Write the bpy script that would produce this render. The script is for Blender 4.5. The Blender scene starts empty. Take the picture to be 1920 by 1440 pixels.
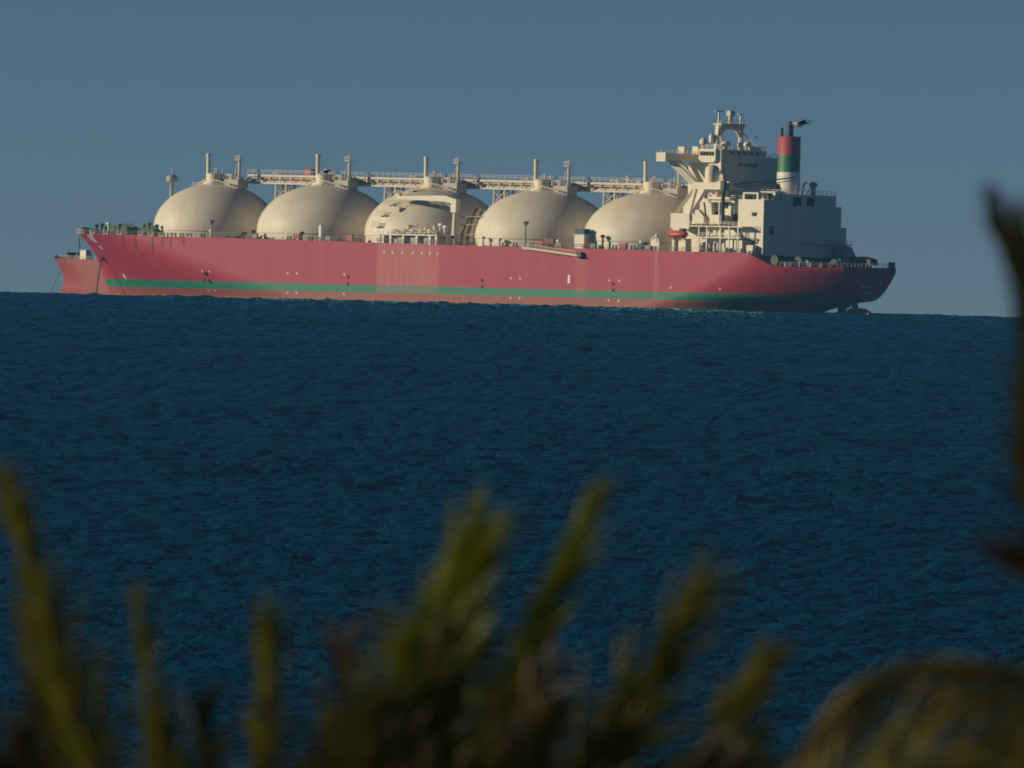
import bpy, math, random
import numpy as np
from mathutils import Vector, Matrix
R = math.radians
rng = random.Random(7)
SC = bpy.context.scene
COL = SC.collection

# ------------------------------------------------------------------ camera, light, exposure
EYE = Vector((0.0, -3000.0, 0.3))        # long lens high on the shore
cam_d = bpy.data.cameras.new("camera")
cam = bpy.data.objects.new("camera", cam_d); COL.objects.link(cam); SC.camera = cam
cam_d.sensor_width = 36.0
cam_d.lens = 382.5
cam_d.clip_start = 1.0
cam_d.clip_end = 20000.0
cam.matrix_world = (Matrix.Translation(EYE) @ Matrix.Rotation(R(90) - 0.00751, 4, 'X')
                    @ Matrix.Rotation(R(1.42), 4, 'Z'))
cam_d.dof.use_dof = True
cam_d.dof.focus_distance = 900.0
cam_d.dof.aperture_fstop = 4.7

SUN_EL, SUN_AZ = R(15), R(-86)           # azimuth from the view away from the camera's back, to its left
sd = Vector((math.sin(SUN_AZ) * math.cos(SUN_EL), -math.cos(SUN_AZ) * math.cos(SUN_EL), math.sin(SUN_EL)))
sun_l = bpy.data.lights.new("sun", 'SUN'); sun_l.energy = 5.0; sun_l.angle = R(0.5)
sun_l.color = (1.0, 0.83, 0.58)
sun = bpy.data.objects.new("sun", sun_l); COL.objects.link(sun)
sun.rotation_euler = sd.to_track_quat('Z', 'Y').to_euler()

W = bpy.data.worlds.new("World"); SC.world = W; W.use_nodes = True
wn, wl = W.node_tree.nodes, W.node_tree.links
sky = wn.new('ShaderNodeTexSky'); sky.sky_type = 'NISHITA'; sky.sun_disc = False
sky.sun_elevation = SUN_EL
sky.sun_rotation = math.atan2(sd.x, sd.y)
sky.air_density = 0.4; sky.dust_density = 0.0; sky.ozone_density = 3.6
wl.new(sky.outputs[0], wn['Background'].inputs[0])
wn['Background'].inputs[1].default_value = 0.05

SC.view_settings.view_transform = 'Standard'
SC.view_settings.look = 'None'
SC.view_settings.exposure = -0.44
SC.view_settings.gamma = 1.0
SC.render.engine = 'CYCLES'
SC.cycles.use_denoising = True
SC.cycles.filter_width = 1.8
SC.cycles.max_bounces = 6
SC.cycles.volume_bounces = 0

# ------------------------------------------------------------------ helpers
def tag(o, label=None, cat=None, group=None, kind=None):
    for k, v in (("label", label), ("category", cat), ("group", group), ("kind", kind)):
        if v: o[k] = v
    return o

def thing(name, loc, label, cat, rz=0.0, group=None):
    o = bpy.data.objects.new(name, None); COL.objects.link(o)
    o.location = loc; o.rotation_euler = (0, 0, rz)
    return tag(o, label, cat, group)

class MB:
    """collects plain shapes and links them as one mesh"""
    def __init__(s): s.v, s.f, s.m, s.cur = [], [], [], 0
    def add(s, vs, fs):
        n = len(s.v); s.v += [tuple(p) for p in vs]
        for f in fs: s.f.append(tuple(i + n for i in f)); s.m.append(s.cur)
        return s
    def box(s, x0, x1, y0, y1, z0, z1):
        return s.add([(x0,y0,z0),(x1,y0,z0),(x1,y1,z0),(x0,y1,z0),(x0,y0,z1),(x1,y0,z1),(x1,y1,z1),(x0,y1,z1)],
                     [(0,3,2,1),(4,5,6,7),(0,1,5,4),(1,2,6,5),(2,3,7,6),(3,0,4,7)])
    def beam(s, p, q, w, h=None, up=(0,0,1)):
        h = h or w; p, q = Vector(p), Vector(q); d = (q - p).normalized(); up = Vector(up)
        if abs(d.dot(up)) > .98: up = Vector((1,0,0))
        a = d.cross(up).normalized() * (w/2); b = a.cross(d).normalized() * (h/2)
        vs = [p-a-b, p+a-b, p+a+b, p-a+b, q-a-b, q+a-b, q+a+b, q-a+b]
        return s.add(vs, [(0,3,2,1),(4,5,6,7),(0,1,5,4),(1,2,6,5),(2,3,7,6),(3,0,4,7)])
    def tube(s, p, q, r, n=10, r2=None):
        r2 = r if r2 is None else r2; p, q = Vector(p), Vector(q); d = (q - p).normalized()
        u = Vector((1,0,0)) if abs(d.x) < .9 else Vector((0,1,0))
        a = d.cross(u).normalized(); b = d.cross(a)
        vs = []
        for c, rr in ((p, r), (q, r2)):
            vs += [c + (a*math.cos(2*math.pi*i/n) + b*math.sin(2*math.pi*i/n))*rr for i in range(n)]
        return s.add(vs, [(i, (i+1)%n, n+(i+1)%n, n+i) for i in range(n)] + [tuple(range(n-1,-1,-1)), tuple(range(n,2*n))])
    def path(s, pts, r, n=6):
        for a, b in zip(pts, pts[1:]): s.tube(a, b, r, n)
        return s
    def lathe(s, cx, cy, prof, n=32, ex=1.0, ey=1.0):
        vs, fs = [], []
        for r, z in prof:
            vs += [(cx + r*ex*math.cos(2*math.pi*i/n), cy + r*ey*math.sin(2*math.pi*i/n), z) for i in range(n)]
        for k in range(len(prof)-1):
            fs += [(k*n+i, k*n+(i+1)%n, (k+1)*n+(i+1)%n, (k+1)*n+i) for i in range(n)]
        fs += [tuple(range(n-1,-1,-1)), tuple((len(prof)-1)*n+i for i in range(n))]
        return s.add(vs, fs)
    def prism(s, poly, y0, y1):          # polygon in x,z pushed along y
        n = len(poly)
        vs = [(x, y0, z) for x, z in poly] + [(x, y1, z) for x, z in poly]
        return s.add(vs, [(i,(i+1)%n,n+(i+1)%n,n+i) for i in range(n)] + [tuple(range(n-1,-1,-1)), tuple(range(n,2*n))])
    def rail(s, pts, h=1.1, step=2.0, r=.045, bars=(1.0,.55)):
        for a, b in zip(pts, pts[1:]):
            a, b = Vector(a), Vector(b); L = (b-a).length; k = max(1, int(L/step))
            for i in range(k+1):
                c = a.lerp(b, i/k); s.beam(c, c+Vector((0,0,h)), r*2)
            for t in bars: s.beam(a+Vector((0,0,h*t)), b+Vector((0,0,h*t)), r*2)
        return s
    def build(s, name, mats, parent=None, smooth=None, loc=None):
        me = bpy.data.meshes.new(name); me.from_pydata(s.v, [], s.f)
        mats = mats if isinstance(mats, (list, tuple)) else [mats]
        for m in mats: me.materials.append(m)
        if len(mats) > 1: me.polygons.foreach_set('material_index', s.m)
        me.update()
        import bmesh
        bm = bmesh.new(); bm.from_mesh(me); bmesh.ops.recalc_face_normals(bm, faces=bm.faces); bm.to_mesh(me); bm.free()
        if smooth is not None:
            me.polygons.foreach_set('use_smooth', [True]*len(me.polygons))
            me.set_sharp_from_angle(angle=R(smooth))
        o = bpy.data.objects.new(name, me); COL.objects.link(o)
        if parent is not None: o.parent = parent
        if loc is not None: o.location = loc
        return o

# ------------------------------------------------------------------ materials
def nodes_of(name):
    m = bpy.data.materials.new(name); m.use_nodes = True
    n, l = m.node_tree.nodes, m.node_tree.links
    return m, n, l, n['Principled BSDF']

def paint(name, rgb, rough=.5, dirt=(.45,.36,.28), amount=.25, scale=.35, metal=0.0):
    m, n, l, b = nodes_of(name)
    tc = n.new('ShaderNodeTexCoord'); mp = n.new('ShaderNodeMapping')
    mp.inputs['Scale'].default_value = (scale, scale, scale*.22)
    nz = n.new('ShaderNodeTexNoise'); nz.inputs['Scale'].default_value = 1.0
    nz.inputs['Detail'].default_value = 6; nz.inputs['Roughness'].default_value = .65
    rp = n.new('ShaderNodeValToRGB')
    rp.color_ramp.elements[0].position = .42; rp.color_ramp.elements[0].color = (0,0,0,1)
    rp.color_ramp.elements[1].position = .80; rp.color_ramp.elements[1].color = (amount,)*3 + (1,)
    mx = n.new('ShaderNodeMix'); mx.data_type = 'RGBA'
    mx.inputs[6].default_value = (*rgb, 1)
    mx.inputs[7].default_value = (*[c*d*1.3 for c, d in zip(rgb, dirt)], 1)
    l.new(tc.outputs['Object'], mp.inputs[0]); l.new(mp.outputs[0], nz.inputs[0]); l.new(nz.outputs[0], rp.inputs[0])
    l.new(rp.outputs[0], mx.inputs[0]); l.new(mx.outputs[2], b.inputs['Base Color'])
    b.inputs['Roughness'].default_value = rough; b.inputs['Metallic'].default_value = metal
    return m

CREAM = (.80, .73, .585)
M = dict(
    cream = paint('cream_paint', CREAM, .5),
    dome = paint('dome_paint', (.80, .735, .60), .55, amount=.30, scale=.22),
    white = paint('white_paint', (.82, .82, .78), .45),
    grey = paint('grey_paint', (.42, .40, .37), .55),
    pipe = paint('pipe_paint', (.62, .55, .45), .5, amount=.5, scale=.8),
    dark = paint('dark_steel', (.055, .055, .06), .6),
    rail = paint('railing_paint', (.20,.19,.17), .6),
    deck = paint('deck_paint', (.20, .10, .08), .7),
    green = paint('deck_green', (.055, .085, .06), .65, amount=.5, scale=.8),
    red = paint('red_paint', (.45, .065, .06), .5),
    orange = paint('orange_hull', (.62, .10, .05), .4),
    glass = paint('window_glass', (.02, .028, .035), .12, amount=0),
    opening = paint('dark_opening', (.03, .032, .036), .8),
    teal = paint('teal_tarpaulin', (.02, .09, .12), .6),
    rust = paint('rusty_steel', (.24, .10, .07), .7, amount=.6, scale=.8),
    chain = paint('chain_steel', (.07, .055, .05), .7),
    mark = paint('mark_white', (.75, .70, .68), .5, amount=.5, scale=1.5),
    sign = paint('sign_black', (.04, .04, .045), .6),
)

def add_dome_seams(m):
    n, l = m.node_tree.nodes, m.node_tree.links; b = n['Principled BSDF']
    src = b.inputs['Base Color'].links[0].from_socket
    tc = n.new('ShaderNodeTexCoord'); sp = n.new('ShaderNodeSeparateXYZ'); l.new(tc.outputs['Object'], sp.inputs[0])
    def mt(op, a, v):
        k = n.new('ShaderNodeMath'); k.operation = op
        for i, q in enumerate((a, v)):
            if isinstance(q, float): k.inputs[i].default_value = q
            else: l.new(q, k.inputs[i])
        return k.outputs[0]
    ang = mt('FRACT', mt('MULTIPLY', mt('ADD', mt('ARCTAN2', sp.outputs[1], sp.outputs[0]), 4.0), 20/math.pi), 0.0)
    lat = mt('FRACT', mt('MULTIPLY', mt('ADD', sp.outputs[2], 4.0), 1/4.3), 0.0)
    seam = mt('MAXIMUM', mt('LESS_THAN', ang, .055), mt('LESS_THAN', lat, .035))
    mx = n.new('ShaderNodeMix'); mx.data_type = 'RGBA'; mx.blend_type = 'MULTIPLY'
    l.new(mt('MULTIPLY', seam, .16), mx.inputs[0]); l.new(src, mx.inputs[6]); mx.inputs[7].default_value = (.4,.38,.36,1)
    l.new(mx.outputs[2], b.inputs['Base Color'])
add_dome_seams(M['dome'])

def hull_material(name, red, faded, green, boot, z_boot, z_green, patches):
    m, n, l, b = nodes_of(name)
    tc = n.new('ShaderNodeTexCoord'); sp = n.new('ShaderNodeSeparateXYZ'); l.new(tc.outputs['Object'], sp.inputs[0])
    def noise(sc, detail=5, rough=.6):
        mp = n.new('ShaderNodeMapping'); mp.inputs['Scale'].default_value = sc
        nz = n.new('ShaderNodeTexNoise'); nz.inputs['Scale'].default_value = 1; nz.inputs['Detail'].default_value = detail
        nz.inputs['Roughness'].default_value = rough
        l.new(tc.outputs['Object'], mp.inputs[0]); l.new(mp.outputs[0], nz.inputs[0]); return nz.outputs[0]
    def math_(op, a, bb):
        k = n.new('ShaderNodeMath'); k.operation = op; k.use_clamp = op in ('ADD',) and False
        for i, s in enumerate((a, bb)):
            if isinstance(s, (int, float)): k.inputs[i].default_value = s
            else: l.new(s, k.inputs[i])
        return k.outputs[0]
    def rng_(v, a, bb, lo=0., hi=1.):
        k = n.new('ShaderNodeMapRange'); l.new(v, k.inputs[0])
        for i, s in zip((1,2,3,4), (a,bb,lo,hi)): k.inputs[i].default_value = s
        return k.outputs[0]
    def mix(f, a, bb):
        k = n.new('ShaderNodeMix'); k.data_type = 'RGBA'
        if isinstance(f, (int, float)): k.inputs[0].default_value = f
        else: l.new(f, k.inputs[0])
        for i, s in ((6, a), (7, bb)):
            if isinstance(s, tuple): k.inputs[i].default_value = (*s, 1)
            else: l.new(s, k.inputs[i])
        return k.outputs[2]
    streak = noise((.30, .30, .018)); blotch = noise((.045, .045, .10), 6, .7); fine = noise((1.3, 1.3, .05), 3)
    c = mix(rng_(streak, .40, .72, 0, .55), red, faded)
    c = mix(rng_(blotch, .35, .70, 0, .45), c, tuple(.82*q for q in red))
    f = 0.0
    for x0, x1, s, amt in patches:       # scoured and bleached patches on the side plating
        e = math_('MULTIPLY', rng_(sp.outputs[0], x0-s, x0+s), rng_(sp.outputs[0], x1+s, x1-s))
        e = math_('MULTIPLY', e, rng_(fine, .30, .62, amt*.45, amt))
        f = e if isinstance(f, float) else math_('MAXIMUM', f, e)
    pale = (.52, .19, .19)
    if not isinstance(f, float): c = mix(f, c, pale)
    weep = math_('MULTIPLY', rng_(noise((.55, .55, .01), 2), .60, .68), rng_(sp.outputs[2], 9.0, 16.5, 0, .5))
    c = mix(weep, c, (.16, .06, .055))
    g = mix(rng_(blotch, .35, .7, 0, .4), green, tuple(q*1.25 for q in green))
    if not isinstance(f, float): g = mix(math_('MULTIPLY', f, .45), g, pale)
    z = math_('ADD', sp.outputs[2], math_('MULTIPLY', math_('SUBTRACT', fine, .5), .18))
    c = mix(rng_(z, z_green+.06, z_green-.06), c, g)
    bt = mix(rng_(fine, .4, .65, 0, .6), boot, tuple(q*.7 for q in boot))
    c = mix(rng_(z, z_boot+.06, z_boot-.06), c, bt)
    l.new(c, b.inputs['Base Color']); b.inputs['Roughness'].default_value = .55; b.inputs['Specular IOR Level'].default_value = .3
    bp = n.new('ShaderNodeBump'); bp.inputs['Strength'].default_value = .25; bp.inputs['Distance'].default_value = .06
    l.new(noise((.12, .12, .35), 2), bp.inputs['Height']); l.new(bp.outputs[0], b.inputs['Normal'])
    return m
M['hull'] = hull_material('hull_paint', (.42, .038, .070), (.46, .078, .112), (.030, .205, .13), (.34, .10, .08), 2.0, 4.1,
                          [(-32, -9, .7, .66), (41, 44.5, .8, .40), (69.4, 70.4, .3, .55), (96, 78, .1, .0)])
M['far_hull'] = hull_material('far_hull_paint', (.36, .075, .065), (.38, .10, .085), (.30, .11, .095), (.30, .11, .095), 1.0, 2.4, [])

# ------------------------------------------------------------------ the sea (one curved sheet)
RAD = 37500.0
def ocean_tile(L, N, seed, lam, rms, wdir, spread):
    r = np.random.default_rng(seed)
    k1 = 2*np.pi*np.fft.fftfreq(N, L/N); kx, ky = np.meshgrid(k1, k1, indexing='ij')
    k = np.hypot(kx, ky); k[0,0] = 1
    kp = 2*np.pi/lam
    c = (kx*math.cos(wdir) + ky*math.sin(wdir))/k
    S = np.exp(-1.25*(kp/k)**2) * k**-3.6 * (np.abs(c)**spread + .06); S[0,0] = 0
    H = np.sqrt(S) * (r.standard_normal((N,N)) + 1j*r.standard_normal((N,N)))
    h = np.fft.ifft2(H); g = rms/np.std(h.real)
    dx = np.fft.ifft2(1j*H*kx/k).real*g; dy = np.fft.ifft2(1j*H*ky/k).real*g
    return h.real*g, dx, dy
def sample(t, L, x, y):
    N = t.shape[0]; u = (x/L*N) % N; v = (y/L*N) % N
    i = np.floor(u).astype(int); j = np.floor(v).astype(int); a = u-i; b = v-j
    i %= N; j %= N; i2 = (i+1) % N; j2 = (j+1) % N
    return (t[i,j]*(1-a)*(1-b) + t[i2,j]*a*(1-b) + t[i,j2]*(1-a)*b + t[i2,j2]*a*b)

XS = .5
def make_sea():
    ds = [300.0]
    while ds[-1] < 1050: ds.append(ds[-1] + 10)
    while ds[-1] < 3120: ds.append(ds[-1] + max(.24, .00022*ds[-1]))
    while ds[-1] < 4300: ds.append(ds[-1] + 12)
    d = np.array(ds)
    a = list(np.linspace(-R(3.15), R(3.1), 640)); step = a[1]-a[0]; q = a[-1]
    while q < R(40):
        step *= 1.25; q += step; a.append(q); a.insert(0, -q)
    a = np.array(a)
    D, A = np.meshgrid(d, a, indexing='ij')
    x = (D*np.tan(A)); y = EYE.y + D
    near = 1.0/(1.0 + np.exp((D-2600)/400.))
    h1, dx1, dy1 = ocean_tile(113., 1024, 3, 5.6, .28, R(84), .8)
    h2, dx2, dy2 = ocean_tile(67., 512, 5, 2.6, .05, R(125), 2.0)
    h3, _, _ = ocean_tile(760., 512, 9, 17.0, .32, R(86), 3.0)
    c, s = math.cos(R(17)), math.sin(R(17)); xr, yr = c*x - s*y, s*x + c*y
    z = sample(h1, 113., x*XS, y/1.25) + sample(h2, 67., xr, yr/1.25)*(.5+.5*near) + sample(h3, 760., x, y)
    gust = .75 + .5*sample(ocean_tile(600., 128, 21, 160., .5, R(20), 1.0)[0], 600., x*1.0, y*1.6)
    z *= np.clip(.5 + .5*gust, .75, 1.15)*(.55 + .45*near)
    ch = .3
    x2 = x - ch*(sample(dx1, 113., x*XS, y/1.25)); y2 = y - ch*sample(dy1, 113., x*XS, y/1.25)
    z = z - .70 - (x*x + y*y)/(2*RAD)
    nr, nc = x.shape
    co = np.stack([x2, y2, z], -1).reshape(-1, 3).astype(np.float32)
    idx = np.arange(nr*nc).reshape(nr, nc)
    q = np.stack([idx[:-1,:-1], idx[:-1,1:], idx[1:,1:], idx[1:,:-1]], -1).reshape(-1, 4).astype(np.int32)
    me = bpy.data.meshes.new('sea')
    me.vertices.add(len(co)); me.vertices.foreach_set('co', co.ravel())
    me.loops.add(q.size); me.loops.foreach_set('vertex_index', q.ravel())
    me.polygons.add(len(q)); me.polygons.foreach_set('loop_start', np.arange(0, q.size, 4, dtype=np.int32))
    me.polygons.foreach_set('use_smooth', np.ones(len(q), bool))
    me.update(calc_edges=True)
    m, n, l, b = nodes_of('sea_water'); n.remove(b)
    tc = n.new('ShaderNodeTexCoord')
    mp = n.new('ShaderNodeMapping'); mp.inputs['Scale'].default_value = (1.0, 1.5, 1.0)
    nz = n.new('ShaderNodeTexNoise'); nz.inputs['Scale'].default_value = 1.5; nz.inputs['Detail'].default_value = 4
    nz.inputs['Roughness'].default_value = .6
    bp = n.new('ShaderNodeBump'); bp.inputs['Strength'].default_value = .03; bp.inputs['Distance'].default_value = .05
    l.new(tc.outputs['Object'], mp.inputs[0]); l.new(mp.outputs[0], nz.inputs[0]); l.new(nz.outputs[0], bp.inputs['Height'])
    body = n.new('ShaderNodeBsdfDiffuse'); body.inputs[0].default_value = (.0, .036, .078, 1)
    gl = n.new('ShaderNodeBsdfGlossy'); gl.inputs[0].default_value = (.20, .94, 1.0, 1); gl.inputs['Roughness'].default_value = .06
    fr = n.new('ShaderNodeFresnel'); fr.inputs[0].default_value = 1.42
    mx = n.new('ShaderNodeMixShader')
    for k in (gl, fr): l.new(bp.outputs[0], k.inputs['Normal'])
    l.new(fr.outputs[0], mx.inputs[0]); l.new(body.outputs[0], mx.inputs[1]); l.new(gl.outputs[0], mx.inputs[2])
    l.new(mx.outputs[0], n['Material Output'].inputs[0])
    me.materials.append(m)
    o = bpy.data.objects.new('sea', me); COL.objects.link(o); o['kind'] = 'structure'
make_sea()

def make_ground():
    mb = MB(); xs = [-420 + 20*i for i in range(43)]
    prof = [(-3120,-9.6), (-3040,-10.0), (-2960,-10.2), (-2935,-11.5), (-2915,-18), (-2890,-30), (-2840,-55), (-2780,-80), (-2700,-104), (-2600,-120)]
    r2 = random.Random(3)
    for y, z in prof:
        for x in xs: mb.v.append((x + r2.uniform(-4,4), y + r2.uniform(-4,4), z + r2.uniform(-.5,.3)))
    n = len(xs)
    for j in range(len(prof)-1):
        for i in range(n-1): mb.f.append((j*n+i, j*n+i+1, (j+1)*n+i+1, (j+1)*n+i)); mb.m.append(0)
    o = mb.build('ground', paint('sandy_soil', (.26,.20,.13), .9, amount=.5, scale=.2), smooth=60); o['kind'] = 'structure'
make_ground()

# ------------------------------------------------------------------ the gas carrier
SHIP_RZ = R(-41.5)
ship = thing('gas_carrier', (0,0,0), 'large red gas carrier with five cream domed tanks and a green waterline stripe', 'ship', SHIP_RZ)
HB = 21.5

def interp(x, pts):
    return float(np.interp(x, [p[0] for p in pts], [p[1] for p in pts]))
SHEER = [(-166,18.6),(-162.5,17.7),(-159,17.0),(-150,16.75),(-125,16.6),(-113,16.35),(-70,16.2),(-34,15.85),(6,15.55),(45,15.4),
         (83,15.15),(100.5,15.1),(103,14.7),(109.5,11.9),(111.5,11.7),(125,11.8),(128,12.1)]
def stem(z): return interp(z, [(-4,-152.0),(0,-153.9),(9,-158.6),(14,-161.6),(18.6,-164.9)])
def stern(z): return interp(z, [(-4,104),(-.3,111.5),(.4,113.5),(1.0,116.2),(2.2,122.5),(3.0,127.0),(20,127.0)])
def transom_w(z):
    return 11.0*min(1.0, max(0.0, (z-2.6)/8.2))**.52 if z > 2.6 else 0.0
def half_breadth(x, z):
    xs, xe = stem(z), stern(z)
    k = min(1, max(0, z/17.0))
    le = 92 + (40-92)*k; p = 1.75 + 1.05*k
    t = min(1, max(0, (x-xs)/le)); f = (1-(1-t)**p)**(1/(1.0+.25*k))
    w = HB*f
    xr = interp(z, [(-4,58),(0,66),(4,80),(9,92),(13,99),(16,104)])
    if x > xr:
        u = min(1, (x-xr)/(xe-xr)); q = 2.0 + .2*k
        tw = transom_w(z); w = min(w, tw + (HB-tw)*(1-u**q))
    return max(w, 0.0)
def hull_pt(x, z, off=0.0):
    return (x, -(half_breadth(x, z)+off), z)

def make_hull():
    nt, nv = 260, 34
    ts = [ .5-.5*math.cos(math.pi*i/(nt-1)) for i in range(nt)]
    ts = [.55*t + .45*(i/(nt-1)) for i, t in enumerate(ts)]
    grid = []
    for t in ts:
        row = []
        for j in range(nv):
            v = j/(nv-1); z = 8.0
            for _ in range(6):
                x = stem(z) + t*(stern(z)-stem(z)); z = -3.0 + v*(interp(x, SHEER)+3.0)
            x = stem(z) + t*(stern(z)-stem(z))
            row.append((x, half_breadth(x, z), z))
        grid.append(row)
    mb = MB()
    P = lambda i, j: i*nv+j
    Q = lambda i, j: nt*nv + i*nv+j
    mb.v = [(x,-w,z) for r in grid for x,w,z in r] + [(x,w,z) for r in grid for x,w,z in r]
    for i in range(nt-1):
        for j in range(nv-1):
            mb.f.append((P(i,j),P(i+1,j),P(i+1,j+1),P(i,j+1))); mb.m.append(0)
            mb.f.append((Q(i,j),Q(i,j+1),Q(i+1,j+1),Q(i+1,j))); mb.m.append(0)
        mb.f.append((P(i,nv-1),P(i+1,nv-1),Q(i+1,nv-1),Q(i,nv-1))); mb.m.append(1)
    for j in range(nv-1):
        for i in (0, nt-1): mb.f.append((P(i,j),P(i,j+1),Q(i,j+1),Q(i,j))); mb.m.append(0)
    return mb.build('hull', [M['hull'], M['deck']], ship, smooth=38)
hull = make_hull()

# bulwark lip at the stem
b = MB()
for s in (-1, 1):
    pts = []
    for x in (-164.6,-163.4,-162,-160.2): 
        z = interp(x, SHEER); pts.append(((x, s*max(.05, half_breadth(x, z)-.1), z-.3), (x, s*max(.05, half_breadth(x, z)+.02), z+.45)))
    for (a0,a1),(b0,b1) in zip(pts, pts[1:]):
        b.add([a0,b0,b1,a1,(a0[0],a0[1]-s*.2,a0[2]),(b0[0],b0[1]-s*.2,b0[2]),(b1[0],b1[1]-s*.2,b1[2]),(a1[0],a1[1]-s*.2,a1[2])],
              [(0,1,2,3),(7,6,5,4),(3,2,6,7),(0,4,5,1),(0,3,7,4),(1,5,6,2)])
b.build('bulwark', M['hull'], hull)

# marks on the shell plating
def decal(mb, x0, x1, z0, z1, shear=0.0, nx=4, nz=3, off=.06):
    g = []
    for j in range(nz+1):
        for i in range(nx+1):
            z = z0 + (z1-z0)*j/nz; x = x0 + (x1-x0)*i/nx + shear*(z-z0)
            g.append(hull_pt(x, z, off))
    k = nx+1
    mb.add(g, [(j*k+i, j*k+i+1, (j+1)*k+i+1, (j+1)*k+i) for j in range(nz) for i in range(nx)])
b = MB()
for i in range(5): decal(b, -147.2+.78*i, -146.75+.78*i, 14.7, 16.2, -.35)
decal(b, -147.0, -143.6, 16.25, 16.45); decal(b, -146.2, -143.2, 14.35, 14.6)
b.build('bow_name', M['mark'], hull)
b = MB()
for i in range(3): decal(b, -144.6+.7*i, -144.2+.7*i, 12.3, 13.5, -.4)
b.build('port_badge', M['mark'], hull)
b = MB(); decal(b, -140.2, -139.0, 4.3, 5.6); decal(b, -139.4, -138.9, 4.2, 4.9); b.build('thruster_mark', M['mark'], hull)
for x, z in ((38.4,5.8),): b = MB(); decal(b, x, x+.75, z, z+2.3); b.build('pilot_mark', M['white'], hull)
for x in (-26.4,-22.8,-18.9,-15.6,-12.6,-9.8,-29.5):
    b = MB(); decal(b, x, x+.7, 13.0, 13.35); decal(b, x+.2, x+.5, 12.75, 13.6); b.build('draught_mark', M['mark'], hull)
for x, z in ((-97,6.2),(-97,4.4),(-42.5,6.2),(-42.5,4.3),(7.2,6.1),(7.2,4.3),(54.8,6.0),(54.8,4.2)):
    b = MB(); b.tube((x,-HB-.1,z),(x,-HB+.3,z),.45,12); b.build('shell_opening', M['opening'], hull)
for x in (-98.5,-95.5,-65.5,-62,-44.2,17.5,20.8,53.0,56.6,75.0,92.0):
    for z in (6.6, 1.2) if x < 60 else (5.0,):
        b = MB(); decal(b, x, x+.5, z, z+.5); b.build('tug_mark', M['mark'], hull)
# dark wash stains from the fore deck scuppers
stain_m = paint('scupper_stain', (.13,.045,.05), .7)
for x, h in ((-129.5,2.6),(-124.5,4.2),(-117.6,4.6),(-113.8,2.6),(-110.6,3.0),(-105.6,2.4)):
    b = MB(); z = interp(x, SHEER); decal(b, x, x+.55, z-h, z-.1, 0, 1, 6, .04); b.build('scupper_stain', stain_m, hull)
# hawse pipe and anchor chain
hx, hz = -148.4, 10.1
hy = -half_breadth(hx, hz)
b = MB(); b.lathe(0,0,[(.2,-.3),(1.25,-.3),(1.35,.1),(1.0,.2),(.2,.2)], 20); o = b.build('hawse_pipe', M['dark'], ship, 40, (hx,hy+.05,hz)); o.rotation_euler = (R(62),0,R(-52))
b = MB(); p, q = Vector((hx-.2, hy-.35, hz-.3)), Vector((-150.6, -9.3, -1.0)); n_ = 44
for i in range(n_):
    a, c = p.lerp(q, i/n_), p.lerp(q, (i+1.25)/n_)
    b.beam(a, c, .42 if i % 2 else .16, .16 if i % 2 else .42)
b.build('anchor_chain', M['chain'], ship)
# rudder, horn and propeller
b = MB(); b.prism([(119.8,-3),(127.6,-3),(127.3,.15),(125.2,.95),(121.8,1.15),(119.8,.6)], -.45, .45); b.build('rudder', M['rust'], ship)
b = MB(); b.prism([(121.6,.9),(123.0,.8),(122.4,2.9),(120.4,2.6)], -.5, .5); b.prism([(119.3,1.0),(120.3,1.0),(119.9,2.6),(118.4,2.2)], -.4, .4)
b.build('rudder_horn', M['dark'], ship)
b = MB()
b.tube((115.6,0,-2.2),(118.8,0,-2.2),.75,14)
for a in (8, 98, 188, 278):
    d = Vector((0, math.sin(R(a)), math.cos(R(a)))); c = Vector((117.4,0,-2.2))
    e = d.cross(Vector((1,0,0))).normalized()
    sec = [(.6,.5),(1.6,1.1),(2.8,1.35),(3.8,1.0),(4.3,.35)]
    top, bot = [], []
    for r_, w_ in sec:
        tw = .7 - .1*r_
        ax_ = (e*math.cos(tw) + Vector((1,0,0))*math.sin(tw))*w_
        top.append(c + d*r_ + ax_); bot.append(c + d*r_ - ax_)
    nrm = Vector((.09,0,0)); k = len(sec)
    vs = [p_+nrm for p_ in top+bot] + [p_-nrm for p_ in top+bot]
    fs = []
    for i in range(k-1):
        fs += [(i,i+1,k+i+1,k+i),(2*k+i,3*k+i,3*k+i+1,2*k+i+1),(i,2*k+i,2*k+i+1,i+1),(k+i,k+i+1,3*k+i+1,3*k+i)]
    fs += [(0,k,3*k,2*k),(k-1,3*k-1,4*k-1,2*k-1)]
    b.add(vs, fs)
b.build('propeller', paint('propeller_bronze', (.33,.22,.12), .5), ship, 40)

# deck edge railing and gear
b = MB()
pts = []
for x in [-161+3.0*i for i in range(88)] + [101.5]:
    z = interp(x, SHEER); pts.append((x, -(half_breadth(x, z)-.25), z))
b.rail(pts, 1.15, 2.0, .04); b.build('deck_railing', M['rail'], ship); b = MB()
pts = []
for x in [111.5+2.0*i for i in range(8)] + [126.4]:
    z = interp(x, SHEER); pts.append((x, -(half_breadth(x, z)-.25), z))
b.rail(pts, 1.15, 1.5, .05)
b.rail([(126.7,-10.4,11.95),(126.7,10.6,11.95)], 1.15, 1.5, .05)
b.build('deck_railing', M['grey'], ship)

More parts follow.
